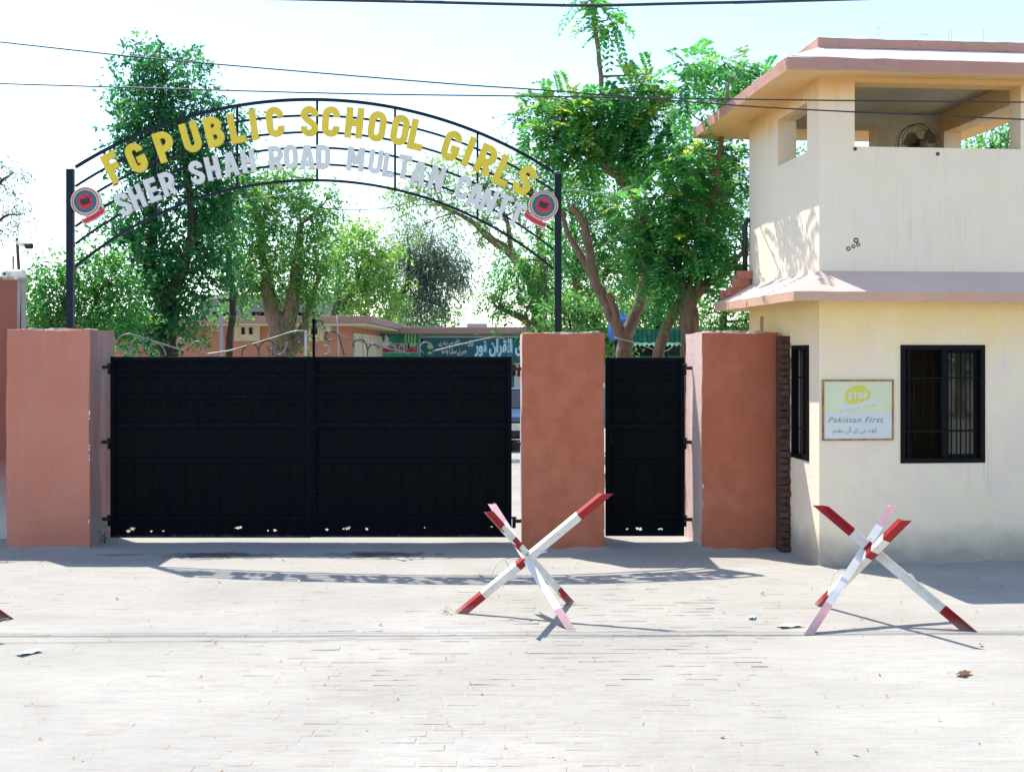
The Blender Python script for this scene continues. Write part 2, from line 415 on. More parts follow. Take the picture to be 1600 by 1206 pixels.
class MB:
    def __init__(s):
        s.v, s.f, s.m, s.sm = [], [], [], []

    def add(s, vs, fs, mi=0, smooth=False):
        o = len(s.v)
        s.v += [tuple(p) for p in vs]
        for f in fs:
            s.f.append([o + i for i in f])
            s.m.append(mi)
            s.sm.append(smooth)
        return s

    def box(s, a, b, mi=0, bev=0.0):
        x0, y0, z0 = a
        x1, y1, z1 = b
        if bev <= 0:
            vs = [(x0, y0, z0), (x1, y0, z0), (x1, y1, z0), (x0, y1, z0), (x0, y0, z1), (x1, y0, z1), (x1, y1, z1), (x0, y1, z1)]
            return s.add(vs, [(3, 2, 1, 0), (4, 5, 6, 7), (0, 1, 5, 4), (1, 2, 6, 5), (2, 3, 7, 6), (3, 0, 4, 7)], mi)
        vs, e = [], bev
        for (z, i) in ((z0, e), (z0 + e, 0), (z1 - e, 0), (z1, e)):
            c = e if i == 0 else e + e * 0.6
            xa, xb, ya, yb = x0 + i, x1 - i, y0 + i, y1 - i
            vs += [(xa + c, ya, z), (xb - c, ya, z), (xb, ya + c, z), (xb, yb - c, z), (xb - c, yb, z), (xa + c, yb, z), (xa, yb - c, z), (xa, ya + c, z)]
        fs = [list(range(7, -1, -1)), list(range(24, 32))]
        for k in range(3):
            for j in range(8):
                fs.append((k * 8 + j, k * 8 + (j + 1) % 8, k * 8 + 8 + (j + 1) % 8, k * 8 + 8 + j))
        return s.add(vs, fs, mi)

    def tube(s, pts, rad, n=8, mi=0, closed=False, caps=True):
        pts = [Vector(p) for p in pts]
        k = len(pts)
        if not hasattr(rad, '__len__'):
            rad = [rad] * k
        T = []
        for i in range(k):
            a = pts[(i - 1) % k] if (i > 0 or closed) else pts[0]
            c = pts[(i + 1) % k] if (i < k - 1 or closed) else pts[-1]
            T.append((c - a).normalized())
        u = T[0].orthogonal().normalized()
        vs = []
        for i in range(k):
            u = (u - T[i] * u.dot(T[i]))
            u = u.normalized() if u.length > 1e-6 else T[i].orthogonal().normalized()
            q = T[i].cross(u)
            for j in range(n):
                a = 2 * PI * j / n
                vs.append(pts[i] + (u * math.cos(a) + q * math.sin(a)) * rad[i])
        fs = []
        for i in range(k if closed else k - 1):
            for j in range(n):
                i2 = (i + 1) % k
                fs.append((i * n + j, i * n + (j + 1) % n, i2 * n + (j + 1) % n, i2 * n + j))
        if caps and not closed:
            fs += [list(range(n - 1, -1, -1)), list(range((k - 1) * n, k * n))]
        return s.add(vs, fs, mi, n > 5)

    def bar(s, pts, wx, wy, mi=0, ref=(0, 1, 0)):
        """flat or square bar along pts; wy is the width along ref"""
        pts = [Vector(p) for p in pts]
        ref = Vector(ref)
        k = len(pts)
        vs = []
        for i in range(k):
            t = (pts[min(i + 1, k - 1)] - pts[max(i - 1, 0)]).normalized()
            a = ref.cross(t).normalized()
            r2 = t.cross(a)
            for (p, q) in ((-1, -1), (1, -1), (1, 1), (-1, 1)):
                vs.append(pts[i] + a * (p * wx / 2) + r2 * (q * wy / 2))
        fs = [(0, 1, 2, 3), tuple((k - 1) * 4 + j for j in (3, 2, 1, 0))]
        for i in range(k - 1):
            for j in range(4):
                fs.append((i * 4 + (j + 1) % 4, i * 4 + j, i * 4 + 4 + j, i * 4 + 4 + (j + 1) % 4))
        return s.add(vs, fs, mi)

    def lathe(s, prof, n=24, c=(0, 0, 0), axis='Z', mi=0, smooth=True):
        vs = []
        for (r, h) in prof:
            for j in range(n):
                a = 2 * PI * j / n
                p = (r * math.cos(a), r * math.sin(a), h) if axis == 'Z' else (r * math.cos(a), -h, r * math.sin(a)) if axis == 'Y' else (h, r * math.cos(a), r * math.sin(a))
                vs.append((c[0] + p[0], c[1] + p[1], c[2] + p[2]))
        fs = []
        for i in range(len(prof) - 1):
            for j in range(n):
                fs.append((i * n + j, i * n + (j + 1) % n, (i + 1) * n + (j + 1) % n, (i + 1) * n + j))
        fs += [list(range(n - 1, -1, -1)), list(range((len(prof) - 1) * n, len(prof) * n))]
        return s.add(vs, fs, mi, smooth)

    def prism(s, poly, y0, y1, mi=0):
        """extrude an (x, z) polygon along y"""
        n = len(poly)
        vs = [(x, y0, z) for x, z in poly] + [(x, y1, z) for x, z in poly]
        fs = [list(range(n)), list(range(2 * n - 1, n - 1, -1))]
        for i in range(n):
            fs.append(((i + 1) % n, i, n + i, n + (i + 1) % n))
        return s.add(vs, fs, mi)

    def slab(s, us, zs, hole, t0, t1, plane='x', mi=0):
        """wall with openings: cells of the us x zs grid for which hole(u, z) is false, thickness t0..t1"""
        us, zs = sorted(set(us)), sorted(set(zs))
        keep = {(i, j) for i in range(len(us) - 1) for j in range(len(zs) - 1)
                if not hole((us[i] + us[i + 1]) / 2, (zs[j] + zs[j + 1]) / 2)}
        P = (lambda u, d, z: (u, d, z)) if plane == 'x' else (lambda u, d, z: (d, u, z))
        for (i, j) in keep:
            a, b, c, d = us[i], us[i + 1], zs[j], zs[j + 1]
            s.add([P(a, t0, c), P(b, t0, c), P(b, t0, d), P(a, t0, d)], [(0, 1, 2, 3)], mi)
            s.add([P(a, t1, c), P(b, t1, c), P(b, t1, d), P(a, t1, d)], [(3, 2, 1, 0)], mi)
            for (di, dj, e) in ((-1, 0, ((a, c), (a, d))), (1, 0, ((b, c), (b, d))), (0, -1, ((a, c), (b, c))), (0, 1, ((a, d), (b, d)))):
                if (i + di, j + dj) not in keep:
                    (p, q), (r, t) = e
                    s.add([P(p, t0, q), P(r, t0, t), P(r, t1, t), P(p, t1, q)], [(0, 1, 2, 3)], mi)
        return s

    def build(s, name, mats, parent=None, weld=False):
        me = bpy.data.meshes.new(name)
        me.from_pydata(s.v, [], s.f)
        for m in (mats if isinstance(mats, (list, tuple)) else [mats]):
            me.materials.append(M[m] if isinstance(m, str) else m)
        me.polygons.foreach_set('material_index', s.m)
        me.polygons.foreach_set('use_smooth', s.sm)
        me.validate()
        me.update()
        o = bpy.data.objects.new(name, me)
        COL.objects.link(o)
        if parent is not None:
            o.parent = parent
        return o


def inst(src, parent, loc=(0, 0, 0), rot=(0, 0, 0), scale=(1, 1, 1)):
    o = src.copy()
    COL.objects.link(o)
    o.parent = parent
    o.location, o.rotation_euler, o.scale = loc, rot, scale
    return o


def copy_tree(o, parent=None):
    c = o.copy()
    COL.objects.link(c)
    c.parent = parent
    for ch in list(o.children):
        copy_tree(ch, c)
    return c


def catmull(pts, n=8):
    pts = [Vector(p) for p in pts]
    q = [pts[0] * 2 - pts[1]] + pts + [pts[-1] * 2 - pts[-2]]
    out = []
    for i in range(1, len(q) - 2):
        for k in range(n):
            t = k / n
            a, b, c, d = q[i - 1], q[i], q[i + 1], q[i + 2]
            out.append(0.5 * ((2 * b) + (c - a) * t + (2 * a - 5 * b + 4 * c - d) * t * t + (3 * b - a - 3 * c + d) * t ** 3))
    out.append(pts[-1])
    return out


def text_obj(name, body, size, mat, parent, loc, width=None, depth=0.004, shear=0.0, off=0.0, rot=0.0, spacing=1.0):
    """raised lettering standing in the x-z plane, facing -y, centred on loc"""
    cu = bpy.data.curves.new('letters', 'FONT')
    cu.body = body
    cu.size = 1
    cu.shear = shear
    cu.offset = off
    cu.space_character = spacing
    cu.extrude = 0.05
    cu.resolution_u = 3
    t = bpy.data.objects.new('letters', cu)
    COL.objects.link(t)
    dg = bpy.context.evaluated_depsgraph_get()
    me = bpy.data.meshes.new_from_object(t.evaluated_get(dg))
    bpy.data.objects.remove(t)
    n = len(me.vertices)
    co = np.empty(n * 3)
    me.vertices.foreach_get('co', co)
    co = co.reshape(-1, 3)
    lo, hi = co.min(0), co.max(0)
    co -= (lo + hi) / 2
    sy = size / max(1e-6, hi[1] - lo[1])
    sx = width / (hi[0] - lo[0]) if width else sy
    x, y = co[:, 0] * sx, co[:, 1] * sy
    cr, sr = math.cos(rot), math.sin(rot)
    out = np.stack([x * cr - y * sr, -co[:, 2] / 0.05 * depth, x * sr + y * cr], 1)
    me.vertices.foreach_set('co', out.ravel())
    me.materials.clear()
    me.materials.append(M[mat])
    me.update()
    o = bpy.data.objects.new(name, me)
    COL.objects.link(o)
    o.parent = parent
    o.location = loc
    return o


# Urdu letter joining: (isolated, final, initial, medial)
AR = {'ا': (0xFE8D, 0xFE8E), 'آ': (0xFE81, 0xFE82), 'ب': (0xFE8F, 0xFE90, 0xFE91, 0xFE92), 'پ': (0xFB56, 0xFB57, 0xFB58, 0xFB59),
      'ت': (0xFE95, 0xFE96, 0xFE97, 0xFE98), 'ج': (0xFE9D, 0xFE9E, 0xFE9F, 0xFEA0), 'ح': (0xFEA1, 0xFEA2, 0xFEA3, 0xFEA4),
      'د': (0xFEA9, 0xFEAA), 'ر': (0xFEAD, 0xFEAE), 'س': (0xFEB1, 0xFEB2, 0xFEB3, 0xFEB4), 'ع': (0xFEC9, 0xFECA, 0xFECB, 0xFECC),
      'ف': (0xFED1, 0xFED2, 0xFED3, 0xFED4), 'ق': (0xFED5, 0xFED6, 0xFED7, 0xFED8), 'ک': (0xFB8E, 0xFB8F, 0xFB90, 0xFB91),
      'ل': (0xFEDD, 0xFEDE, 0xFEDF, 0xFEE0), 'م': (0xFEE1, 0xFEE2, 0xFEE3, 0xFEE4), 'ن': (0xFEE5, 0xFEE6, 0xFEE7, 0xFEE8),
      'و': (0xFEED, 0xFEEE), 'ی': (0xFBFC, 0xFBFD, 0xFBFE, 0xFBFF), 'ے': (0xFBAE, 0xFBAF), 'ہ': (0xFBA6, 0xFBA7, 0xFBA8, 0xFBA9),
      'ئ': (0xFE89, 0xFE8A, 0xFE8B, 0xFE8C), 'ں': (0xFB9E, 0xFB9F)}


def urdu(s):
    out = []
    for wd in s.split():
        r = []
        for i, ch in enumerate(wd):
            f = AR[ch]
            prev = i > 0 and len(AR[wd[i - 1]]) == 4
            nxt = i < len(wd) - 1 and len(f) == 4
            r.append(chr(f[3] if prev and nxt else f[2] if nxt else f[1] if prev else f[0]))
        out.append(''.join(reversed(r)))
    return ' '.join(reversed(out))


# ------------------------------------------------------------------ ground
def gz(x, y):
    """gentle lie of the dust"""
    k = np.clip((16 - np.abs(y - 4)) / 4, 0, 1) * np.clip((14 - np.abs(x)) / 4, 0, 1)
    h = (np.sin(x * 1.7 + y * 0.9) + np.sin(x * 0.8 - y * 2.3 + 1) + 0.6 * np.sin(x * 4.1 + 2 + y * 3.2) + 0.5 * np.sin(y * 6.3 - x * 2.1) + 0.5 * np.sin(x * 13 + 3 * np.sin(y * 9)) * np.sin(y * 21 + 2 * np.sin(x * 7))) * 0.0022
    dr = np.zeros_like(h)
    for (x0, x1, y0, y1, a) in ((-5.98, -4.99, 13.62, 14.5, 0), (0.11, 1.09, 13.53, 14.5, 0), (2.23, 3.15, 13.53, 14.4, 5.0), (3.315, 6.2, 12.43, 15, 5.4)):
        ca, sa = math.cos(R(a)), math.sin(R(a))
        u, v = (x - x0) * ca + (y - y0) * sa, -(x - x0) * sa + (y - y0) * ca
        dx, dy = np.maximum(np.maximum(-u, u - (x1 - x0)), 0), np.maximum(np.maximum(-v, v - (y1 - y0)), 0)
        d = np.sqrt(dx * dx + dy * dy)
        dr = np.maximum(dr, np.exp(-d / 0.07) * (0.02 + 0.012 * np.sin(x * 5 + y * 3) + 0.009 * np.sin(x * 17 + 1)))
    return h * k - 0.004 + dr


gx = np.concatenate([[-600, -250, -100, -50, -25, -14, -10], np.arange(-7, 7.01, 0.045), [10, 14, 25, 50, 100, 250, 600]])
gy = np.concatenate([[-300, -120, -50, -20, -8], [0, 2, 4], np.arange(5.5, 14.5, 0.045), [15, 16], [20, 30, 50, 90, 200, 600, 900]])
GX, GY = np.meshgrid(gx, gy)
V = np.stack([GX, GY, gz(GX, GY)], -1).reshape(-1, 3)
nx, ny = len(gx), len(gy)
ii = (np.arange(ny - 1)[:, None] * nx + np.arange(nx - 1)[None, :]).ravel()
F = np.stack([ii, ii + 1, ii + nx + 1, ii + nx], 1)
me = bpy.data.meshes.new('ground')
me.from_pydata(V.tolist(), [], F.tolist())
me.materials.append(M['ground'])
me.polygons.foreach_set('use_smooth', [True] * len(me.polygons))
ground = bpy.data.objects.new('ground', me)
COL.objects.link(ground)
tag(ground, 'pale dusty street and schoolyard ground', None, None, 'structure')

# brick pavers, mostly drowned in dust
BL, BW, BH = 0.222, 0.112, 0.05
bm = MB().box((-BL / 2, -BW / 2, -BH), (BL / 2, BW / 2, 0), 0, 0.006)
proto = bm.build('brick', 'paver', ground)
cells = []
row = 0
y = 5.9


def edge_x(y):
    """edge of the brick paving; beyond it the ground is plain trodden cement"""
    return 0.25 * y + 0.18 * math.sin(y * 1.3)


def worn(x, y):
    """how far the dust has been swept off the bricks, 0 buried .. 1 bare"""
    a = 0.5 + 0.5 * math.sin(x * 1.1 + 0.6) * math.sin(y * 1.4 + x * 0.5)
    b = min(1, max(0, (x + 2.6) / 3.2))
    c = min(1, max(0, (12.0 - y) / 3.5))
    return (0.25 + 0.75 * b) * (0.45 + 0.55 * a) * (0.35 + 0.65 * c)


while y < 12.1:
    half = 0.47 * y + 0.3
    x = -half - random.random() * 0.1 + (row % 2) * BL / 2
    while x < half:
        if x + BL < edge_x(y) + random.uniform(-0.1, 0.05):
            cells.append((x + BL / 2, y + 0.012 * math.sin(x * 0.7 + row)))
        x += BL + 0.008
    y += BW + 0.008
    row += 1
near = [c for c in cells if c[1] > 6.28 and abs(c[0]) < 0.444 * c[1]][:299]
nearset = set(near)


def lie(x, y):
    k = worn(x, y)
    z = float(gz(x, y)) - 0.0036 + 0.0066 * k + random.gauss(0, 0.0013)
    return z, random.gauss(0, 0.022), random.gauss(0, 0.011), random.gauss(0, 0.014)


for k, (x, y) in enumerate(near):
    z, a, b_, c_ = lie(x, y)
    if k == 0:
        proto.location, proto.rotation_euler = (x, y, z), (a, b_, c_)
    else:
        inst(proto, ground, (x, y, z), (a, b_, c_))
rest = MB()
for c in cells:
    if c in nearset:
        continue
    x, y = c
    z, a, b_, c_ = lie(x, y)
    mt = Matrix.Translation((x, y, z)) @ Matrix.Rotation(a, 4, 'X') @ Matrix.Rotation(b_, 4, 'Y') @ Matrix.Rotation(c_, 4, 'Z')
    rest.add([mt @ Vector((a * BL / 2, b * BW / 2, cc)) for cc in (-0.03, 0) for (a, b) in ((-1, -1), (1, -1), (1, 1), (-1, 1))],
             [(4, 5, 6, 7), (0, 1, 5, 4), (1, 2, 6, 5), (2, 3, 7, 6), (3, 0, 4, 7)])
tag(rest.build('paving', 'paver', ground), None, None, None, 'stuff')


# ------------------------------------------------------------------ gate pillars
def rough_box(x0, x1, y0, y1, z0, z1, jit=0.004, side_mat=True):
    """plastered pier with slightly wandering faces: mats 0 front/back, 1 left, 2 right, 3 top"""
    mb = MB()
    nu, nz = 8, 16

    def face(P, mi, seed):
        r = random.Random(seed)
        vs = []
        for j in range(nz + 1):
            for i in range(nu + 1):
                p = Vector(P(i / nu, j / nz))
                vs.append(p)
        fs = []
        for j in range(nz):
            for i in range(nu):
                a = j * (nu + 1) + i
                fs.append((a, a + 1, a + nu + 2, a + nu + 1))
        mb.add(vs, fs, mi, False)

    def wob(x, y, z):
        k = jit
        return (x + k * math.sin(z * 3.1 + y * 2), y + k * math.sin(z * 2.3 + x * 1.7 + 1), z + (k * 1.6 * math.sin(x * 9 + y * 7) if z > z1 - 0.01 else 0))
    face(lambda u, v: wob(x0 + (x1 - x0) * u, y0, z0 + (z1 - z0) * v), 0, 1)
    face(lambda u, v: wob(x1 - (x1 - x0) * u, y1, z0 + (z1 - z0) * v), 0, 2)
    face(lambda u, v: wob(x0, y1 - (y1 - y0) * u, z0 + (z1 - z0) * v), 1, 3)
    face(lambda u, v: wob(x1, y0 + (y1 - y0) * u, z0 + (z1 - z0) * v), 2, 4)
    face(lambda u, v: wob(x0 + (x1 - x0) * u, y0 + (y1 - y0) * v, z1), 3, 5)
    return mb


def soften(o, width=0.014, chip=0.006, seed=1):
    import bmesh
    b_ = bmesh.new()
    b_.from_mesh(o.data)
    bmesh.ops.remove_doubles(b_, verts=b_.verts, dist=0.001)
    ed = [e for e in b_.edges if len(e.link_faces) == 2 and e.calc_face_angle() > 0.5]
    bmesh.ops.bevel(b_, geom=ed, offset=width, segments=2, profile=0.5, affect='EDGES')
    r_ = random.Random(seed)
    for e in b_.edges:
        if len(e.link_faces) == 2 and e.calc_face_angle() > 0.3:
            for v_ in e.verts:
                v_.co += Vector((r_.uniform(-1, 1), r_.uniform(-1, 1), 0)) * chip * 0.5
    b_.to_mesh(o.data)
    b_.free()
    return o


def chips(parent, x, y, zs, seed, mat='emblem_white'):
    """places where the plaster has broken off an arris and the pale undercoat shows"""
    r_ = random.Random(seed)
    mb_ = MB()
    for z in zs:
        h_, w_ = r_.uniform(0.012, 0.05), r_.uniform(0.008, 0.018)
        poly = [(x - w_ * r_.uniform(.5, 1), z), (x - w_ * r_.uniform(.2, .9), z + h_ * .5), (x - w_ * r_.uniform(.4, 1), z + h_), (x + 0.002, z + h_ * 1.1), (x + 0.004, z + h_ * .5), (x + 0.002, z - h_ * .1)]
        mb_.prism(list(reversed(poly)), y - 0.003, y + 0.02)
    o = mb_.build('plaster_chips', mat, parent)
    o['kind'] = 'stuff'
    return o


def hinge(parent, z, side, x, y):
    """hold-fast and pin: a lug out of the pillar face with an eye and a hanging pin"""
    mb = MB()
    s = side
    mb.box((min(x - 0.01 * s, x + 0.10 * s), y - 0.025, z - 0.02), (max(x - 0.01 * s, x + 0.10 * s), y + 0.025, z + 0.02), 0, 0.004)
    mb.lathe([(0.022, -0.085), (0.022, 0.03), (0.03, 0.031), (0.03, 0.05)], 10, (x + 0.085 * s, y, z))
    return mb.build('hinge', 'iron', parent)


def pillar(x0, x1, y0, depth, h, rz, mats, label, hinges, capseed):
    c = empty('gate_pillar', (x0, y0, 0), label, 'gate pillar', 'plastered pillars of the school gate', rz)
    wd = x1 - x0
    soften(rough_box(0, wd, 0, depth, -0.05, h).build('shaft', mats, c), 0.013, 0.007, capseed)
    # broken mortar crust on top
    r = random.Random(capseed)
    mb = MB()
    for k in range(16):
        w0 = r.uniform(0.08, 0.3)
        d0 = r.uniform(0.08, 0.3)
        cx, cy = r.uniform(w0 / 2, wd - w0 / 2), r.uniform(d0 / 2, depth - d0 / 2)
        if k < 6:
            cy = d0 / 2 + r.uniform(0, 0.02)
        n = 7
        base, top = [], []
        hh = r.uniform(0.008, 0.032)
        for j in range(n):
            a = 2 * PI * j / n
            q = r.uniform(0.75, 1.05)
            base.append((min(max(cx + w0 / 2 * q * math.cos(a), 0.003), wd - 0.003), min(max(cy + d0 / 2 * q * math.sin(a), 0.003), depth - 0.003), h - 0.012))
            top.append((cx + w0 / 2 * q * 0.8 * math.cos(a), cy + d0 / 2 * q * 0.8 * math.sin(a), h + hh * r.uniform(0.6, 1.1)))
        fs = [list(range(n, 2 * n))] + [(j, (j + 1) % n, n + (j + 1) % n, n + j) for j in range(n)]
        mb.add(base + top, fs)
    mb.build('mortar_cap', 'cement', c)
    for (z, side, hy) in hinges:
        hinge(c, z, side, wd if side > 0 else 0, hy)
    return c


GY0 = 14.05          # plane of the gate leaves
P1 = W(10, 855, 13.62)
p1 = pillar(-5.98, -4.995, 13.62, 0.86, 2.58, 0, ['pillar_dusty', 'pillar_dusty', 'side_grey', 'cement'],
            'dusty salmon plastered gate pillar carrying the left post of the arch sign', [(2.13, 1, 0.43), (1.22, 1, 0.43), (0.28, 1, 0.43)], 3)
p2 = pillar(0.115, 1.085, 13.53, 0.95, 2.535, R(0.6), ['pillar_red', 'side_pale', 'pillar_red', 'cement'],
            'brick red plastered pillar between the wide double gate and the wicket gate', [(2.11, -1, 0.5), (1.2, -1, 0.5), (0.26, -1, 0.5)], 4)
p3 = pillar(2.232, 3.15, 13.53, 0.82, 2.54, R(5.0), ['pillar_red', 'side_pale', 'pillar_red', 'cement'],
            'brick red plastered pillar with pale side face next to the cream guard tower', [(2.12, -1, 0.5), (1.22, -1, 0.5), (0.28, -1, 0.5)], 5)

chips(p1, 0.982, 0.004, [0.62, 0.7, 0.83, 1.02, 1.08, 1.15, 1.2, 1.52, 1.57, 0.3], 1)
chips(p3, 0.018, 0.004, [0.5, 0.72, 1.05, 1.12, 1.3, 1.55, 1.62, 1.9, 2.2], 2)
chips(p2, 0.968, 0.004, [0.2, 0.55, 1.9], 3)

# taller boundary wall left of the first pillar
bw = rough_box(-10.0, -6.14, 14.3, 14.56, -0.05, 3.22, 0.006)
bo = bw.build('boundary_wall', ['wall_pink', 'wall_pink', 'cement', 'cement'])
tag(bo, 'tall pink boundary wall with peeled white foot behind the salmon pillar', 'wall')
r = random.Random(5)
mb = MB()
for k in range(14):
    x = -6.2 - k * 0.24
    mb.box((x - 0.13, 14.29, 3.21), (x + 0.09, 14.57, 3.235 + r.uniform(0, 0.03)), 0, 0.006)
mb.build('mortar_cap', 'cement', bo)

# cctv cameras and pole on the wall
t = empty('camera_pole', (-6.16, 14.4, 2.6), 'rusty pipe with a small black camera on a white arm above the pink wall', 'camera pole')
MB().tube([(0, 0, -0.1), (0.005, 0, 0.6), (-0.03, 0, 1.14)], [0.024, 0.022, 0.02], 8).build('pipe', 'rust', t)
MB().tube([(-0.03, 0, 1.09), (0.04, -0.03, 1.06), (0.10, -0.05, 1.05)], 0.028, 8).build('arm', 'white', t)
MB().lathe([(0.032, 0), (0.038, 0.02), (0.038, 0.075), (0.03, 0.09)], 12, (0.10, -0.05, 1.035), 'X').build('camera_body', 'black', t)
MB().box((-0.1, 0.03, 0.55), (-0.085, 0.05, 0.92), 0).build('stake', 'rust', t)
t = empty('bullet_camera', (-6.27, 14.3, 3.25), 'white bullet security camera resting on top of the pink wall', 'security camera')
MB().lathe([(0.045, 0), (0.052, 0.01), (0.052, 0.2), (0.035, 0.23)], 14, (0, 0, 0.035), 'X').build('camera_body', 'white', t)
MB().lathe([(0.05, -0.01), (0.05, 0.015)], 14, (0, -0.05, 0.03), 'Y').build('face_plate', 'white', t)
MB().lathe([(0.018, -0.002), (0.018, 0.008)], 10, (0, -0.068, 0.03), 'Y').build('lens', 'black', t)
MB().box((0.1, -0.02, -0.035), (0.14, 0.02, 0.0)).build('bracket', 'white', t)
# barbed wire on the wall
mb = MB()
pts = []
for k in range(150):
    a = k * 0.42
    pts.append((-9.6 + k * 0.0255, 14.43 + 0.16 * math.cos(a), 3.42 + 0.17 * math.sin(a) + 0.02 * math.sin(k)))
mb.tube(pts, 0.004, 4)
for k in range(0, 150, 6):
    p = Vector(pts[k])
    mb.tube([p + Vector((-0.015, 0, 0.02)), p + Vector((0.015, 0, -0.02))], 0.003, 3)
mb.tube(catmull([(-6.2, 14.4, 3.5), (-5.9, 14.4, 3.62), (-5.6, 14.42, 3.52), (-5.45, 14.42, 3.25)], 6), 0.003, 4)
tag(mb.build('barbed_wire', 'pale_wire'), 'thin coil of barbed wire along the top of the pink wall', 'barbed wire')


# ------------------------------------------------------------------ gates
def spiral(cx, cz, r0, r1, a0, a1, y, n=26):
    out = []
    for i in range(n + 1):
        t = i / n
        a, q = a0 + (a1 - a0) * t, r0 + (r1 - r0) * t
        out.append((cx + q * math.cos(a), y, cz + q * math.sin(a)))
    return out


def leaf_gate(parent, wd, h, cols, bottom, motif_cols, holes, seed):
    """steel leaf in local coordinates: x 0..wd, z bottom..h, faces -y"""
    r = random.Random(seed)
    f = MB()
    st = 0.05
    f.box((0, -0.02, bottom), (st, 0.03, h), 0, 0.004)
    f.box((wd - st, -0.02, bottom), (wd, 0.03, h), 0, 0.004)
    f.box((st, -0.018, h - 0.05), (wd - st, 0.03, h - 0.002), 0, 0.004)
    f.box((st, -0.018, bottom), (wd - st, 0.03, bottom + 0.045), 0, 0.004)
    f.build('frame', 'gate_rail', parent)
    zr = [h - 0.235, h - 0.49, h - 0.835, h - 1.265, bottom + 0.235]
    for k, z in enumerate(zr):
        hh = 0.045 if k == 2 else 0.024
        MB().box((st, -0.014, z - hh / 2), (wd - st, 0.02, z + hh / 2), 0, 0.003).build('rail', 'gate_rail', parent)
    edges = [h - 0.05] + [z for z in zr] + [bottom + 0.04]
    rows = [(edges[0], edges[1] + 0.012, cols), (edges[1] - 0.012, edges[2] + 0.012, cols), (edges[2] - 0.012, edges[3] + 0.022, motif_cols),
            (edges[3] - 0.022, edges[4] + 0.012, 1), (edges[4] - 0.012, edges[5] + 0.012, cols)]
    for (z1, z0, n) in rows:
        pw = (wd - 2 * st) / n
        g = 0.006
        src = MB()
        # pressed sheet: flat margin and a shallow raised field
        a, b_ = pw / 2 - g / 2, (z1 - z0) / 2
        i1, d = min(0.022, pw * 0.15), 0.006
        vs = [(-a, 0, -b_), (a, 0, -b_), (a, 0, b_), (-a, 0, b_), (-a + i1, 0, -b_ + i1), (a - i1, 0, -b_ + i1), (a - i1, 0, b_ - i1), (-a + i1, 0, b_ - i1)]
        i2 = i1 + 0.01
        vs += [(-a + i2, -d, -b_ + i2), (a - i2, -d, -b_ + i2), (a - i2, -d, b_ - i2), (-a + i2, -d, b_ - i2)]
        vs += [(-a, 0.004, -b_), (a, 0.004, -b_), (a, 0.004, b_), (-a, 0.004, b_)]
        fs = [(8, 9, 10, 11), (15, 14, 13, 12)]
        for j in range(4):
            q = (j + 1) % 4
            fs += [(j, q, 4 + q, 4 + j), (4 + j, 4 + q, 8 + q, 8 + j), (q, j, 12 + j, 12 + q)]
        src.add(vs, fs)
        first = None
        for i in range(n):
            loc = (st + pw * (i + 0.5), 0.004 + r.uniform(-0.0015, 0.0015), (z0 + z1) / 2)
            rot = (r.gauss(0, 0.006), 0, r.gauss(0, 0.012))
            if first is None:
                first = src.build('panel', 'gate', parent)
                first.location, first.rotation_euler = loc, rot
            else:
                inst(first, parent, loc, rot)
    # backing sheet behind the seams
    MB().box((st, 0.012, bottom + 0.235), (wd - st, 0.015, h - 0.05)).build('backing_sheet', 'gate', parent)
    # rusted-through skirt sheet at the foot
    cs = 0.009
    nxx, nzz = int((wd - 2 * st) / cs), int(0.2 / cs)
    cs = (wd - 2 * st) / nxx
    gone = set()
    for (hx, hz, rr) in holes:
        for i in range(nxx):
            for j in range(nzz):
                dx, dz = (i + 0.5) * cs - hx, (j + 0.5) * cs - hz
                if math.hypot(dx, dz * 1.5) < rr * (0.75 + 0.5 * math.sin(i * 2.7 + j * 1.3) ** 2):
                    gone.add((i, j))
    sk = MB()
    xs = sorted({0, nxx} | {c for (i, j) in gone for c in (i, i + 1)})
    zs = sorted({0, nzz} | {c for (i, j) in gone for c in (j, j + 1)})
    sk.slab([st + x * cs for x in xs], [bottom + 0.04 + z * cs for z in zs],
            lambda u, z: (int((u - st) / cs), int((z - bottom - 0.04) / cs)) in gone, -0.002, 0.002)
    sk.build('skirt_sheet', 'gate', parent)
    # pressed curls in the third row and along the foot
    def curl(s):
        m = MB()
        for sg in (-1, 1):
            m.tube([(sg * p[0], p[1], p[2]) for p in spiral(0.035 * s, 0, 0.012 * s, 0.03 * s, 3.6 * PI, 1.0 * PI, -0.008, 16)], 0.004, 5)
        return m
    pw = (wd - 2 * st) / motif_cols
    c0 = curl(1.2).build('curl_ornament', 'gate_rail', parent)
    c0.location = (st + pw * 0.5, 0, h - 0.575)
    for i in range(1, motif_cols):
        inst(c0, parent, (st + pw * (i + 0.5), 0, h - 0.575))
    nb = int(wd / 0.2)
    c1 = curl(0.9).build('curl_ornament', 'gate_rail', parent)
    c1.location = (0.15, 0, bottom + 0.18)
    for i in range(1, nb):
        inst(c1, parent, (0.15 + i * (wd - 0.3) / (nb - 1), 0, bottom + 0.18))


mpx = GY0 / FPX
GT = EYE - (557 - 552) * mpx            # top of the sheet
X0, XM, X1 = (173 - 800) * mpx, (487 - 800) * mpx, (799.5 - 800) * mpx


def hole_list(pxs, x_left):
    return [((px - 800) * mpx - x_left - 0.05, (843 - py) * mpx + 0.0, rr) for px, py, rr in pxs]


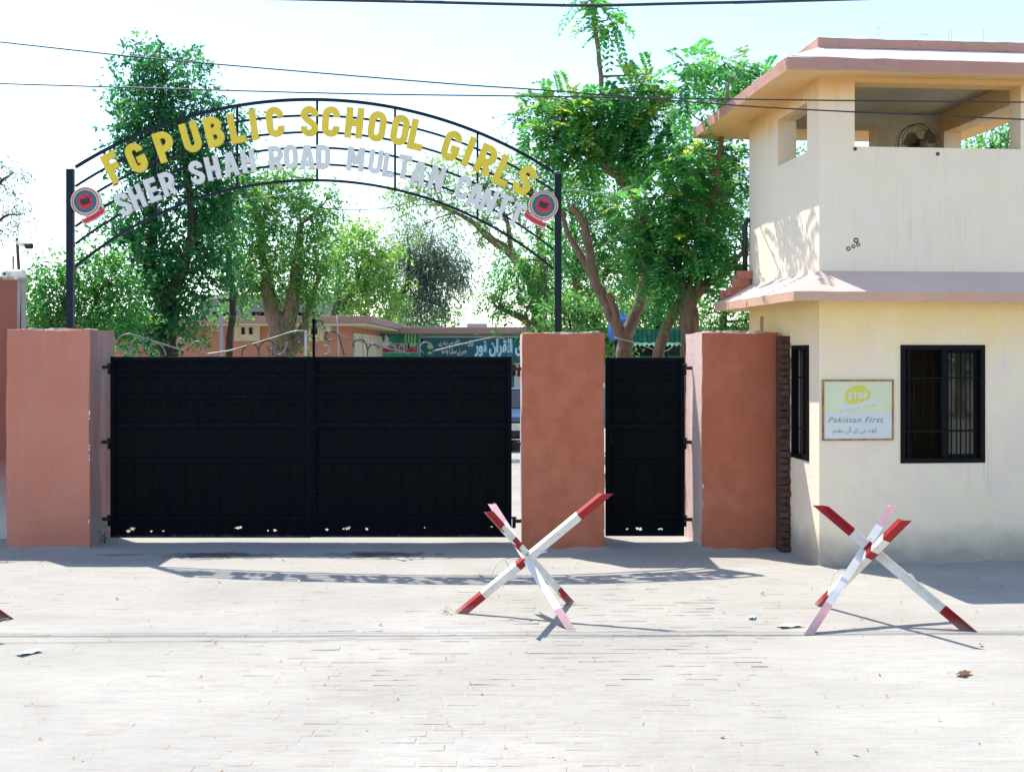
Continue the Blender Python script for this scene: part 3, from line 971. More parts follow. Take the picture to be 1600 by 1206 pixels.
g1 = empty('gate_leaf', (X0, GY0, 0), 'wide black steel gate leaf with pale scrollwork, hung on the salmon pillar', 'gate', 'leaves of the wide black gate')
leaf_gate(g1, XM - X0 - 0.012, GT, 11, 0.055, 7,
          hole_list([(207, 834, .028), (201, 838, .022), (198, 838, .012), (236, 838, .014), (255, 838, .01), (372, 833, .022), (376, 832, .015), (369, 833, .012), (419, 837, .012), (430, 837, .022)], X0), 1)
g2 = empty('gate_leaf', (XM, GY0, 0), 'wide black steel gate leaf with tall bolt rod, hung on the brick red pillar', 'gate', 'leaves of the wide black gate')
leaf_gate(g2, X1 - XM, GT, 11, 0.06, 7,
          hole_list([(511, 836, .018), (537, 835, .014), (543, 835, .022), (546, 833, .012), (573, 835, .018), (663, 833, .009), (768, 832, .015)], XM), 2)

# scrollwork along the top of both leaves
def sc(pts_px, parent, x_left, mat, rad=0.009):
    pts = [((px - 800) * mpx - x_left, 0.005, EYE - (py - 552) * mpx) for px, py in pts_px]
    MB().tube(catmull(pts, 5), rad, 6).build('scroll', mat, parent)


def spx(cx, cy, r0, r1, a0, a1, n=14):
    return [(cx + (r0 + (r1 - r0) * i / n) * math.cos(R(a0 + (a1 - a0) * i / n)), cy - (r0 + (r1 - r0) * i / n) * math.sin(R(a0 + (a1 - a0) * i / n))) for i in range(n + 1)]


for px_list, mat in (
        ([(199, 541), (202, 544), (200, 550), (194, 552), (186, 545), (183, 535), (188, 526), (198, 522), (208, 523), (246, 535), (284, 547)], 'scroll'),
        ([(204, 556), (203, 545), (208, 532), (218, 528), (225, 535), (221, 541), (215, 538)], 'scroll'),
        ([(233, 556), (232, 545), (240, 537), (250, 538), (257, 548), (259, 556)], 'scroll'),
        ([(288, 535), (283, 529), (276, 534), (278, 543), (286, 547), (296, 541), (305, 534), (314, 535), (318, 545), (314, 552)], 'scroll'),
        ([(322, 553), (345, 550), (366, 546), (420, 530), (458, 518), (476, 517)], 'scroll'),
        ([(377, 556), (380, 546), (390, 538), (400, 540), (404, 550), (403, 556)], 'scroll_dark'),
        ([(404, 552), (406, 540), (416, 532), (427, 536), (427, 545), (420, 546), (417, 541)], 'scroll_dark'),
        ([(430, 540), (428, 550), (436, 554), (444, 548), (449, 535)], 'scroll'),
        ([(462, 520), (470, 526), (471, 534), (465, 536), (462, 531)], 'scroll_dark')):
    sc(px_list, g1, X0, mat)
MB().box(((476 - 800) * mpx - X0, -0.012, GT), ((479.5 - 800) * mpx - X0, 0.012, GT + 0.315), 0, 0.003).build('top_post', 'pale_wire', g1)
for px_list, mat in (
        ([(493, 510), (496, 500), (504, 503), (503, 509)], 'scroll_dark'),
        ([(494, 538), (498, 548), (507, 554), (515, 549), (513, 541), (507, 540)], 'scroll'),
        ([(505, 517), (515, 519), (560, 533), (610, 545), (640, 553)], 'scroll'),
        ([(507, 530), (511, 520), (520, 518), (528, 524), (533, 538), (538, 555)], 'scroll_dark'),
        ([(519, 530), (513, 532), (508, 528)], 'scroll_dark'),
        ([(553, 543), (552, 536), (560, 530), (570, 534), (574, 546), (574, 556)], 'scroll_dark'),
        ([(574, 548), (578, 540), (586, 538), (592, 545)], 'scroll_dark'),
        ([(662, 552), (656, 544), (662, 535), (672, 537), (676, 545)], 'scroll'),
        ([(676, 549), (720, 538), (760, 529), (780, 527), (794, 535), (795, 548)], 'scroll')):
    sc(px_list, g2, XM, mat)
MB().box((0.0145, -0.037, 0.5), (0.046, -0.021, GT + 0.41), 0, 0.003).build('bolt_rod', 'gate', g2)
MB().lathe([(0.0, 0), (0.026, 0.01), (0.026, 0.05), (0.0, 0.07)], 10, (0.030, -0.029, GT + 0.4)).build('finial', 'gate', g2)
for z in (GT - 0.2, GT - 0.86, 0.62):
    MB().box((-0.03, -0.045, z - 0.02), (0.075, -0.036, z + 0.02), 0, 0.003).build('bolt_keeper', 'gate_rail', g2)
MB().box((-0.032, -0.0335, 0.062), (0.0135, -0.0215, GT - 0.004), 0, 0.002).build('meeting_strip', 'gate', g2)

WX0, WX1 = (946 - 800) * mpx, (1069 - 800) * mpx
g3 = empty('wicket_gate', (WX0, GY0, 0), 'narrow black steel wicket gate between the two brick red pillars', 'gate')
leaf_gate(g3, WX1 - WX0, GT - 0.012, 3, 0.075, 3, [((980 - 946) * mpx - 0.05, 0.045, .012), ((996 - 946) * mpx - 0.05, 0.05, .022), ((1000 - 946) * mpx - 0.05, 0.045, .024), ((1030 - 946) * mpx - 0.05, 0.045, .016), ((1034 - 946) * mpx - 0.05, 0.043, .012)], 3)
MB().tube([(0.06, -0.03, 1.2), (0.06, -0.07, 1.2), (0.06, -0.07, 1.34), (0.06, -0.03, 1.34)], 0.008, 6).build('handle', 'iron', g3)

# ------------------------------------------------------------------ arch sign
AY = 13.98
apx = AY / FPX


def A(px, py, dy=0.0):
    return Vector(((px - 800) * apx, AY + dy, EYE - (py - 552) * apx))


arch = empty('arch_sign', A(490, 517), 'black metal arch sign over the gate with yellow and white letters', 'sign')
ab = A(490, 517)


def AL(px, py, dy=0.0):
    return A(px, py, dy) - ab


def circ(p, q, r):
    ax, ay, bx, by, cx, cy = *p, *q, *r
    d = 2 * (ax * (by - cy) + bx * (cy - ay) + cx * (ay - by))
    ux = ((ax * ax + ay * ay) * (by - cy) + (bx * bx + by * by) * (cy - ay) + (cx * cx + cy * cy) * (ay - by)) / d
    uy = ((ax * ax + ay * ay) * (cx - bx) + (bx * bx + by * by) * (ax - cx) + (cx * cx + cy * cy) * (bx - ax)) / d
    return ux, uy, math.hypot(ax - ux, ay - uy)


arcs = [((114, 264), (495, 156), (869, 272), 0.036), ((114, 294), (495, 181), (869, 301), 0.024), ((114, 325), (495, 207), (869, 333), 0.024),
        ((114, 357), (495, 231), (869, 364), 0.024), ((114, 384), (495, 257), (869, 393), 0.024), ((114, 420), (495, 282), (869, 424), 0.03)]
for px, y0, y1 in ((110, 264, 513), (872, 272, 521)):
    p = MB()
    a, b = AL(px, y1), AL(px, y0)
    p.box((a.x - 0.042, -0.042, a.z), (a.x + 0.042, 0.042, b.z), 0, 0.008)
    po = p.build('post', 'navy', arch)
    MB().box((a.x - 0.11, -0.09, a.z - 0.012), (a.x + 0.11, 0.09, a.z + 0.008), 0, 0.004).build('base_plate', 'rust', po)
cir = []
for p, q, r_, th in arcs:
    ux, uy, rad = circ(p, q, r_)
    cir.append((ux, uy, rad))
    pts = []
    for k in range(49):
        x = p[0] + 4 + (r_[0] - p[0] - 8) * k / 48
        pts.append(AL(x, uy - math.sqrt(rad * rad - (x - ux) ** 2)))
    MB().bar(pts, th, 0.03).build('arc_bar', 'navy', arch)
for px in (243, 370, 495, 617, 746):
    (u0, v0, r0), (u1, v1, r1) = cir[0], cir[-1]
    a = AL(px, v0 - math.sqrt(r0 * r0 - (px - u0) ** 2) + 1.5)
    b = AL(px, v1 - math.sqrt(r1 * r1 - (px - u1) ** 2) - 1.5)
    MB().box((a.x - 0.013, 0.016, b.z), (a.x + 0.013, 0.036, a.z)).build('upright_bar', 'navy', arch)


def arcp(cx, cy, r, a0, a1, n=10):
    return [(cx + r * math.cos(R(a0 + (a1 - a0) * k / n)), cy + r * math.sin(R(a0 + (a1 - a0) * k / n))) for k in range(n + 1)]


def letter_paths(ch, w, t):
    h = t / 2
    r = w / 2 - h
    cx = w / 2
    V_ = lambda x: [(x, 0), (x, 1)]
    top, bot = 1 - h - r, h + r
    if ch == 'I': return [V_(h)]
    if ch == 'F': return [V_(h), [(t, 1 - h), (w, 1 - h)], [(t, 0.53), (w * 0.9, 0.53)]]
    if ch == 'E': return [V_(h), [(t, 1 - h), (w, 1 - h)], [(t, 0.5), (w * 0.9, 0.5)], [(t, h), (w, h)]]
    if ch == 'L': return [V_(h), [(t, h), (w, h)]]
    if ch == 'H': return [V_(h), V_(w - h), [(t, 0.5), (w - t, 0.5)]]
    if ch == 'T': return [[(0, 1 - h), (w, 1 - h)], [(cx, 0), (cx, 1 - t)]]
    if ch == 'U': return [[(h, 1)] + arcp(cx, bot, r, 180, 360) + [(w - h, 1)]]
    if ch == 'O': return [arcp(cx, top, r, 0, 180) + arcp(cx, bot, r, 180, 360) + [(w - h, top)]]
    if ch == 'C': return [[(w - h, 0.65)] + arcp(cx, top, r, 0, 180) + arcp(cx, bot, r, 180, 360) + [(w - h, 0.35)]]
    if ch == 'G': return [[(w - h, 0.68)] + arcp(cx, top, r, 0, 180) + arcp(cx, bot, r, 180, 360) + [(w - h, 0.52)], [(cx, 0.52 - h), (w - t, 0.52 - h)]]
    if ch == 'S':
        mid = [(h + (w - t) * (3 * k * k - 2 * k ** 3), top + (bot - top) * k) for k in [j / 12 for j in range(1, 12)]]
        return [[(w - h, top - 0.04)] + arcp(cx, top, r, 0, 180) + mid + arcp(cx, bot, r, 0, -180) + [(h, bot + 0.04)]]
    rr = min(0.2, r)
    if ch in 'PR':
        b = 0.43
        q = (1 - h - b) / 2
        p = [V_(h), [(t, 1 - h), (w - h - q * 0.9, 1 - h)] + arcp(w - h - q * 0.9, 1 - h - q, q, 80, -80) + [(w - h - q * 0.9, b), (t, b)]]
        if ch == 'R': p.append([(w * 0.5, b), (w - h * 0.9, 0)])
        return p
    if ch == 'B':
        b = 0.52
        q1, q2 = (1 - h - b) / 2, (b - h) / 2
        x1 = w - h - 0.2
        return [V_(h), [(t, 1 - h), (x1, 1 - h)] + arcp(x1, 1 - h - q1, q1, 80, -80) + [(x1, b), (t, b)],
                [(x1, b)] + arcp(x1, h + q2, q2, 80, -80) + [(x1, h), (t, h)]]
    if ch == 'D':
        return [V_(h), [(t, 1 - h)] + arcp(w - h - rr, 1 - h - rr, rr, 90, 0) + arcp(w - h - rr, h + rr, rr, 0, -90) + [(t, h)]]
    if ch == 'A': return [[(h, 0), (cx - h * 0.35, 1)], [(w - h, 0), (cx + h * 0.35, 1)], [(w * 0.27, 0.26), (w * 0.73, 0.26)]]
    if ch == 'M': return [V_(h), V_(w - h), [(h * 1.1, 0.98), (cx, 0.3)], [(w - h * 1.1, 0.98), (cx, 0.3)]]
    if ch == 'N': return [V_(h), V_(w - h), [(h, 0.97), (w - h, 0.03)]]
    return []


def stroke(mb, path, t, y0, y1, xf, mi=0):
    p = [Vector((a, b, 0)) for a, b in path]
    q = [p[0]]
    for a in p[1:]:
        if (a - q[-1]).length > 1e-4:
            q.append(a)
    n = len(q)
    closed = (q[0] - q[-1]).length < 1e-3
    L_, R_ = [], []
    for i in range(n):
        if closed and i in (0, n - 1):
            d0, d1 = (q[-1] - q[-2]).normalized(), (q[1] - q[0]).normalized()
        else:
            d0 = (q[i] - q[max(i - 1, 0)]).normalized() if i else (q[1] - q[0]).normalized()
            d1 = (q[min(i + 1, n - 1)] - q[i]).normalized() if i < n - 1 else d0
        d = (d0 + d1).normalized()
        nrm = Vector((-d.y, d.x, 0))
        k = 1 / max(0.5, d.dot(d0))
        L_.append(q[i] + nrm * t / 2 * k)
        R_.append(q[i] - nrm * t / 2 * k)
    vs = []
    for i in range(n):
        for (pp, yy) in ((L_[i], y0), (R_[i], y0), (R_[i], y1), (L_[i], y1)):
            x, z = xf(pp.x, pp.y)
            vs.append((x, yy, z))
    fs = []
    for i in range(n - 1):
        for j in range(4):
            fs.append((i * 4 + j, i * 4 + (j + 1) % 4, i * 4 + 4 + (j + 1) % 4, i * 4 + 4 + j))
    if not closed:
        fs += [(3, 2, 1, 0), tuple((n - 1) * 4 + j for j in range(4))]
    mb.add(vs, fs, mi)


LW = {'I': 0.22, 'M': 0.72, 'N': 0.6, 'A': 0.64, 'E': 0.5, 'F': 0.5, 'L': 0.5, 'T': 0.56}


def put_letter(ch, px, py, hpx, mat, tk=0.215, parent=arch, ang=None, wf=1.0):
    w = LW.get(ch, 0.58) * wf
    if ch == 'I':
        w = tk
    mb = MB()
    H = hpx * apx
    th = (-math.asin((px - 495) / 690) if ang is None else ang) + R(random.gauss(0, 0.7))
    c = AL(px, py)

    def xf(x, y):
        a, b = (x - w / 2) * H, (y - 0.5) * H
        return c.x + a * math.cos(th) - b * math.sin(th), c.z + a * math.sin(th) + b * math.cos(th)
    for k, path in enumerate(letter_paths(ch, w, tk)):
        stroke(mb, path, tk, -0.062 - 0.0012 * k, -0.02, xf)
    return mb.build('letter', mat, parent)


for ch, px, py in zip('FGPUBLICSCHOOLGIRLS',
                      (179, 215, 259, 300, 336, 371, 397.5, 431, 484.5, 518, 554.5, 590, 625.5, 652, 706, 733, 760, 788, 820),
                      (263, 248, 230, 216, 207, 201.5, 196.5, 192, 191, 191.5, 193.5, 199, 204.5, 212, 229, 238, 251, 268, 283)):
    put_letter(ch, px, py, 47, 'yellow')
for ch, px, py in zip('SHERSHAHROADMULTANCANTT',
                      (195, 216, 240, 264, 309, 334, 362, 389, 432, 455.5, 481, 506, 556.5, 587.5, 608.6, 632, 655, 683, 724, 743, 764, 786.5, 807),
                      (320, 309, 298, 288, 271, 264, 258, 252.5, 248, 246, 247, 246.5, 250, 254, 259, 262, 272, 279.5, 294, 307, 315, 323, 336)):
    put_letter(ch, px, py, 37, 'white_letter', 0.2, wf=0.98)

for px, py, tilt in ((136, 316, 1), (849, 322, -1)):
    c = AL(px, py)
    e = MB().lathe([(0.178, -0.03), (0.178, 0.055), (0.17, 0.058)], 32, (c.x, 0, c.z), 'Y', 0, False).build('emblem', 'emblem_white', arch)
    for (r0, r1, mat, h) in ((0.168, 0.15, 'emblem_orange', 0.061), (0.138, 0.095, 'emblem_blue', 0.063), (0.093, 0.0, 'emblem_red', 0.066)):
        n = 32
        vs, fs = [], []
        for k in range(n):
            a = 2 * PI * k / n
            for q in (r0, r1):
                vs.append((c.x + q * math.cos(a), -h, c.z + q * math.sin(a)))
        for k in range(n):
            k2 = (k + 1) % n
            fs.append((2 * k, 2 * k2, 2 * k2 + 1, 2 * k + 1))
        for k in range(n):
            a = 2 * PI * k / n
            vs.append((c.x + r0 * math.cos(a), -0.05, c.z + r0 * math.sin(a)))
        fs += [(2 * k, 2 * n + k, 2 * n + (k + 1) % n, 2 * ((k + 1) % n)) for k in range(n)]
        MB().add(vs, fs).build('ring', mat, e)
    th = R(18) * tilt
    bk = MB()
    def rot(x, z, dy):
        return (c.x + x * math.cos(th) - z * math.sin(th), dy, c.z + x * math.sin(th) + z * math.cos(th))
    for sgn in (-1, 1):
        vs = [rot(0, -0.038, -0.074), rot(sgn * 0.05, -0.03, -0.082), rot(sgn * 0.05, 0.04, -0.082), rot(0, 0.03, -0.074)]
        vs += [(a, -0.062, b) for a, _, b in vs]
        fs = [(0, 1, 2, 3), (7, 6, 5, 4), (0, 4, 5, 1), (1, 5, 6, 2), (2, 6, 7, 3), (3, 7, 4, 0)]
        bk.add(vs, fs)
    bk.build('book', 'emblem_dark', e)
    rb = MB()
    th2 = R(30) * tilt
    for (w2, h2, mi, dy) in ((0.155, 0.036, 0, -0.055), (0.145, 0.026, 1, -0.062)):
        vs, fs = [], []
        for k in range(13):
            u = -1 + 2 * k / 12
            z = -0.215 + 0.03 * u * u
            tail = 0.02 if abs(u) > 0.6 else 0.0
            for s2 in (-1, 1):
                x_, z_ = u * w2, z + s2 * h2 - tail * 0.4
                vs.append((c.x + x_ * math.cos(th2) - z_ * math.sin(th2) - 0.02 * tilt * 0, dy - 0.012 * (1 - abs(u)), c.z + x_ * math.sin(th2) + z_ * math.cos(th2)))
        for k in range(12):
            fs.append((2 * k, 2 * k + 2, 2 * k + 3, 2 * k + 1))
        n0 = len(vs)
        vs += [(a, dy + 0.03, b) for a, _, b in vs]
        for k in range(12):
            fs += [(2 * k, n0 + 2 * k, n0 + 2 * k + 2, 2 * k + 2), (2 * k + 1, 2 * k + 3, n0 + 2 * k + 3, n0 + 2 * k + 1)]
        fs += [(0, 1, n0 + 1, n0), (24, n0 + 24, n0 + 25, 25)]
        rb.add(vs, fs, mi)
    rb.build('ribbon', ['emblem_white', 'emblem_red'], e)

# ------------------------------------------------------------------ guard tower
TW, TD = 2.68, 2.53
tower = empty('guard_tower', (3.315, 12.43, 0), 'two storey cream guard tower with open lookout and sloping pink eaves', 'guard tower', None, R(5.4))
T0 = 0.23
Z1, ZP = 3.19, 4.537
wu0, wu1, wz0, wz1 = 0.915, 1.86, 1.112, 2.385
lv0, lv1 = 0.316, 0.863


def in_(u, z, a, b, c, d):
    return a < u < b and c < z < d


lw = MB()
lw.slab([T0, wu0, wu1, TW], [-0.05, wz0, wz1, 2.95], lambda u, z: in_(u, z, wu0, wu1, wz0, wz1), 0, T0, 'x', 0)
lw.slab([0, lv0, lv1, 1.93, 2.07, TD], [-0.05, wz0 + 0.01, wz1, 2.56, 2.76, 2.95],
        lambda u, z: in_(u, z, lv0, lv1, wz0, wz1 + .001) or in_(u, z, 1.93, 2.07, 2.56, 2.76), 0, T0, 'y', 0)
lw.slab([T0, TD], [-0.05, 2.95], lambda u, z: False, TW - T0 - 0.001, TW - 0.001, 'y', 0)
lw.slab([T0 + 0.001, TW - T0 - 0.002], [-0.05, 2.95], lambda u, z: False, TD - T0, TD - 0.001, 'x', 0)
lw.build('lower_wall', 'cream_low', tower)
MB().box((0.05, 0.05, -0.04), (TW - 0.05, TD - 0.05, 0.03)).build('floor', 'cement', tower)


def ring(W_, D_, prof, offs, nseg=14, jit=0.004, seed=1):
    """sloping eave round a W_ x D_ block: prof = (share of overhang, z, material)"""
    r = random.Random(seed)
    mb = MB()
    of, ob, ol, orr = offs
    loops = []
    for pi, (k, z, mi) in enumerate(prof):
        cs = [(-ol * k, -of * k), (W_ + orr * k, -of * k), (W_ + orr * k, D_ + ob * k), (-ol * k, D_ + ob * k)]
        lp = []
        for a in range(4):
            p, q = cs[a], cs[(a + 1) % 4]
            for j in range(nseg):
                t = j / nseg
                dz = r.uniform(-jit, jit) if 0 < k else 0
                dn = r.uniform(-jit, jit) * (1 if k > 0 else 0)
                x, y = p[0] + (q[0] - p[0]) * t, p[1] + (q[1] - p[1]) * t
                if a in (0, 2): y += dn
                else: x += dn
                lp.append((x, y, z + dz))
        loops.append(lp)
    n = 4 * nseg
    for i in range(len(loops) - 1):
        vs = loops[i] + loops[i + 1]
        mb.add(vs, [(j, n + j, n + (j + 1) % n, (j + 1) % n) for j in range(n)], prof[i][2])
    return mb


ring(TW, TD, [(0.0, Z1, 0), (1.0, 2.945, 1), (1.0, 2.845, 2), (-0.1, 2.90, 2)], (0.437, 0.06, 0.437, 0.437), 16, 0.004, 3).build('lower_eave', ['eave_top', 'lip', 'cream_low'], tower)
MB().box((0.02, 0.02, 2.93), (TW - 0.02, TD - 0.02, Z1 - 0.004)).build('floor_slab', 'cement', tower)

uw = MB()
fu0, fu1, fz1 = 0.395, 2.28, 5.235
uw.slab([0, fu0, fu1, TW], [Z1 - 0.05, ZP, fz1, 5.395], lambda u, z: in_(u, z, fu0, fu1, ZP, fz1), 0.0, T0, 'x', 0)
uw.slab([T0, 0.377, 1.384, 2.25, TD], [Z1 - 0.05, ZP, 5.09, 5.395], lambda u, z: in_(u, z, 0.377, 1.384, ZP, 5.09), 0.0, T0, 'y', 0)
uw.slab([T0, 0.42, 2.15, TD], [Z1 - 0.05, ZP, 5.14, 5.395], lambda u, z: in_(u, z, 0.42, 2.15, ZP, 5.14), TW - T0, TW - 0.001, 'y', 0)
uw.slab([T0 + 0.001, 0.30, 1.62, TW - T0 - 0.001], [Z1 - 0.05, ZP, 5.22, 5.395], lambda u, z: in_(u, z, 0.30, 1.62, ZP, 5.22), TD - T0, TD - 0.001, 'x', 2)
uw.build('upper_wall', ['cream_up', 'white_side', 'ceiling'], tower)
# thin frame round the rear opening
rf = MB()
rf.box((0.30, TD - T0 - 0.02, 5.17), (1.62, TD - T0 + 0.02, 5.218))
rf.box((1.52, TD - T0 - 0.02, ZP), (1.62, TD - T0 + 0.02, 5.169))
rf.build('opening_frame', 'cream_up', tower)
MB().box((0.01, 0.01, 5.40), (TW - 0.01, TD - 0.01, 5.59)).build('ceiling', 'ceiling', tower)
ring(TW, TD, [(0.0, 5.60, 0), (1.0, 5.35, 1), (1.0, 5.22, 2), (-0.02, 5.285, 2)], (0.54, 0.80, 0.54, 0.50), 18, 0.006, 4).build('roof_eave', ['roof_top', 'roof_lip', 'ochre'], tower)
ring(TW, TD, [(0.0, 5.705, 0), (1.0, 5.70, 1), (1.0, 5.597, 1), (0.5, 5.596, 1)], (0.02, 0.02, 0.02, 0.02), 18, 0.005, 5).build('roof_parapet', ['roof_top', 'roof_lip'], tower)
MB().box((0.0, 0.0, 5.597), (TW, TD, 5.69)).build('roof_slab', 'roof_top', tower)
# drain mouths, patch marks and hooks on the upper wall
for (u, z, rr) in ((0.41, 3.52, 0.026), (0.38, 3.455, 0.02), (0.435, 3.475, 0.02), (0.325, 3.43, 0.022)):
    MB().lathe([(rr * 1.2, -0.002), (rr, 0.006), (rr * 0.6, 0.004), (rr * 0.5, -0.004)], 10, (u, 0, z), 'Y').build('drain_mouth', 'rust', tower)
for u, z in ((1.33, 4.47), (0.40, 4.51)):
    MB().lathe([(0.022, -0.002), (0.018, 0.012), (0.0, 0.016)], 10, (u, 0, z), 'Y').build('bolt_head', 'rust', tower)


def barred_window(name, parent, P, w0, z0, w1, z1, nb, rails, pane_half):
    """P(u, d, z) -> local point; frame, bars and pane set in the opening"""
    fr = MB()
    t = 0.045

    def bx(a, b, c, d, e, f):
        q, r = P(a, c, e), P(b, d, f)
        return tuple(min(x, y) for x, y in zip(q, r)), tuple(max(x, y) for x, y in zip(q, r))
    e = 0.003
    for (a, b, c, d) in ((w0 - 0.006, w0 + t, z0 - 0.006, z1 + 0.006), (w1 - t, w1 + 0.006, z0 - 0.006, z1 + 0.006), (w0 + t, w1 - t, z0 - 0.006, z0 + t), (w0 + t, w1 - t, z1 - t, z1 + 0.006)):
        fr.box(*bx(a, b, -0.012, 0.05, c, d))
    wf = fr.build(name, 'frame', parent)
    for k in range(nb):
        u = w0 + t + (w1 - w0 - 2 * t) * (k + 1) / (nb + 1)
        MB().tube([P(u, 0.02, z0 + t), P(u, 0.02, z1 - t)], 0.0075, 6).build('bar', 'frame', wf)
    for z in rails:
        MB().bar([P(w0 + t, 0.018, z), P(w1 - t, 0.018, z)], 0.012, 0.016, 0, (0, 0, 1)).build('cross_bar', 'frame', wf)
    return wf


wf = barred_window('window', tower, lambda u, d, z: (u, d, z), wu0, wz0, wu1, wz1, 7, (1.45, 2.03), True)
mid = (wu0 + wu1) / 2 + 0.02
MB().box((mid - 0.035, 0.03, wz0 + 0.04), (mid + 0.035, 0.09, wz1 - 0.04)).build('mullion', 'frame', wf)
sash = MB()
for (a, b, c, d) in ((mid + 0.036, mid + 0.075, wz0 + 0.04, wz1 - 0.04), (wu1 - 0.085, wu1 - 0.046, wz0 + 0.04, wz1 - 0.04), (mid + 0.075, wu1 - 0.085, wz1 - 0.085, wz1 - 0.04), (mid + 0.075, wu1 - 0.085, wz0 + 0.04, wz0 + 0.085)):
    sash.box((a, 0.055, c), (b, 0.085, d))
sash.build('sash', 'frame', wf)
MB().box((mid + 0.07, 0.067, wz0 + 0.08), (wu1 - 0.08, 0.073, wz1 - 0.08)).build('pane', 'glass', wf)
MB().box((wu0 + 0.10, 0.06, wz0 + 0.05), (wu0 + 0.135, 0.09, wz1 - 0.05)).build('sash', 'frame', wf)
wl = barred_window('window', tower, lambda u, d, z: (d, u, z), lv0, wz0, lv1, wz1, 4, (1.45, 2.03), False)
MB().box((0.10, lv0 + 0.03, wz0 + 0.04), (0.106, lv1 - 0.03, wz1 - 0.04)).build('pane', 'glass', wl)
MB().box((0.05, 1.93, 2.56), (T0 - 0.02, 1.945, 2.76)).build('vent_brick', 'brick', tower)
# room inside
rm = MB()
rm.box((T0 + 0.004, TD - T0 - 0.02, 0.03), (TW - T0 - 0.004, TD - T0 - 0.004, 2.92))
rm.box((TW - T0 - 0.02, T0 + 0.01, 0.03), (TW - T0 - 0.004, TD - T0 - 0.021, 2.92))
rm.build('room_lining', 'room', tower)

TM = Matrix.Translation((3.315, 12.43, 0)) @ Matrix.Rotation(R(5.4), 4, 'Z')


def TL(u, v, z):
    return TM @ Vector((u, v, z))


t = empty('wall_cabinet', TL(1.08, TD - T0 - 0.02, 1.75), 'black metal cabinet on the guard room wall seen through the barred window', 'cabinet', None, R(5.4))
MB().box((0, -0.22, 0), (0.42, -0.002, 0.55), 0, 0.008).build('body', 'frame', t)
MB().box((0.015, -0.232, 0.02), (0.405, -0.221, 0.53), 0, 0.004).build('door', 'frame', t)
MB().tube([(0.35, -0.233, 0.22), (0.35, -0.255, 0.24), (0.35, -0.255, 0.32), (0.35, -0.233, 0.34)], 0.006, 6).build('handle', 'scroll', t)
t = empty('office_chair', TL(1.55, 0.95, 0.03), 'dark chair inside the guard room behind the barred window', 'chair', None, R(60))
MB().box((-0.23, -0.23, 0.62), (0.23, 0.23, 0.69), 0, 0.02).build('seat', 'black', t)
MB().box((-0.22, 0.2, 0.78), (0.22, 0.26, 1.32), 0, 0.02).build('backrest', 'black', t)
for a in (-1, 1):
    MB().tube([(a * 0.2, 0.23, 0.66), (a * 0.2, 0.25, 1.2)], 0.014, 6).build('back_strut', 'frame', t)
    for b in (-1, 1):
        MB().tube([(a * 0.19, b * 0.19, 0.63), (a * 0.22, b * 0.22, 0.0)], 0.016, 6).build('leg', 'frame', t)

# pedestal fan up in the lookout
fc = TL(1.93, 1.75, 0)
t = empty('pedestal_fan', (fc.x, fc.y, Z1), 'dusty brown pedestal fan standing in the open lookout of the tower', 'fan', None, R(12))
MB().lathe([(0.22, 0), (0.22, 0.02), (0.05, 0.05), (0.03, 0.06)], 18).build('base', 'fan_metal', t)
MB().tube([(0, 0, 0.05), (0, 0, 1.62)], 0.02, 8).build('pole', 'fan_metal', t)
hz = 1.70
MB().lathe([(0.03, -0.16), (0.08, -0.14), (0.09, -0.02), (0.06, 0.0)], 14, (0, 0, hz), 'Y').build('motor', 'fan_metal', t)
MB().lathe([(0.06, 0.10), (0.058, 0.12), (0.0, 0.128)], 16, (0, 0, hz), 'Y').build('hub', 'fan_blade', t)
for k in range(3):
    a0 = 2 * PI * k / 3 + 0.5
    vs = []
    for i in range(7):
        q = 0.05 + 0.19 * i / 6
        wd = 0.55 + 0.45 * math.sin(PI * i / 6)
        for s2 in (-1, 1):
            a = a0 + s2 * 0.52 * wd + 0.25 * i / 6
            vs.append((q * math.cos(a), -0.05 + s2 * 0.025, hz + q * math.sin(a)))
    vs += [(x, y + 0.004, z) for x, y, z in vs]
    fs = []
    for i in range(6):
        fs += [(2 * i, 2 * i + 2, 2 * i + 3, 2 * i + 1), (14 + 2 * i + 1, 14 + 2 * i + 3, 14 + 2 * i + 2, 14 + 2 * i)]
    MB().add(vs, fs, 0, True).build('blade', 'fan_blade', t)
cg = MB()
for (r0, d) in ((0.27, -0.03), (0.262, 0.05), (0.262, -0.1), (0.17, 0.09)):
    cg.tube([(r0 * math.cos(2 * PI * k / 28), -d, hz + r0 * math.sin(2 * PI * k / 28)) for k in range(28)], 0.006 if r0 > 0.265 else 0.0035, 5, closed=True)
for k in range(36):
    a = 2 * PI * k / 36
    cg.tube([(0.06 * math.cos(a), -0.1, hz + 0.06 * math.sin(a)), (0.17 * math.cos(a), -0.09, hz + 0.17 * math.sin(a)), (0.27 * math.cos(a), -0.03 + 0.06, hz + 0.27 * math.sin(a))], 0.0018, 3)
cg.build('guard_cage', 'fan_metal', t)

# notice board on the front wall
sb = TL(0.03, -0.003, 1.36)
t = empty('notice_board', sb, 'framed pale notice reading STOP and Pakistan First on the cream wall', 'notice board', None, R(5.4))
SW, SH = 0.795, 0.655
MB().box((0.012, -0.012, 0.012), (SW - 0.012, 0.0, SH * 0.46)).build('lower_sheet', 'sign_white', t)
MB().box((0.012, -0.012, SH * 0.46 + 0.0005), (SW - 0.012, 0.0, SH - 0.012)).build('upper_sheet', 'sign_pale', t)
fm = MB()
for (a, b, c, d) in ((0, 0.018, 0, SH), (SW - 0.018, SW, 0, SH), (0.018, SW - 0.018, 0, 0.016), (0.018, SW - 0.018, SH - 0.018, SH)):
    fm.box((a, -0.022, c), (b, 0.001, d), 0, 0.002)
fm.build('frame', 'sign_frame', t)


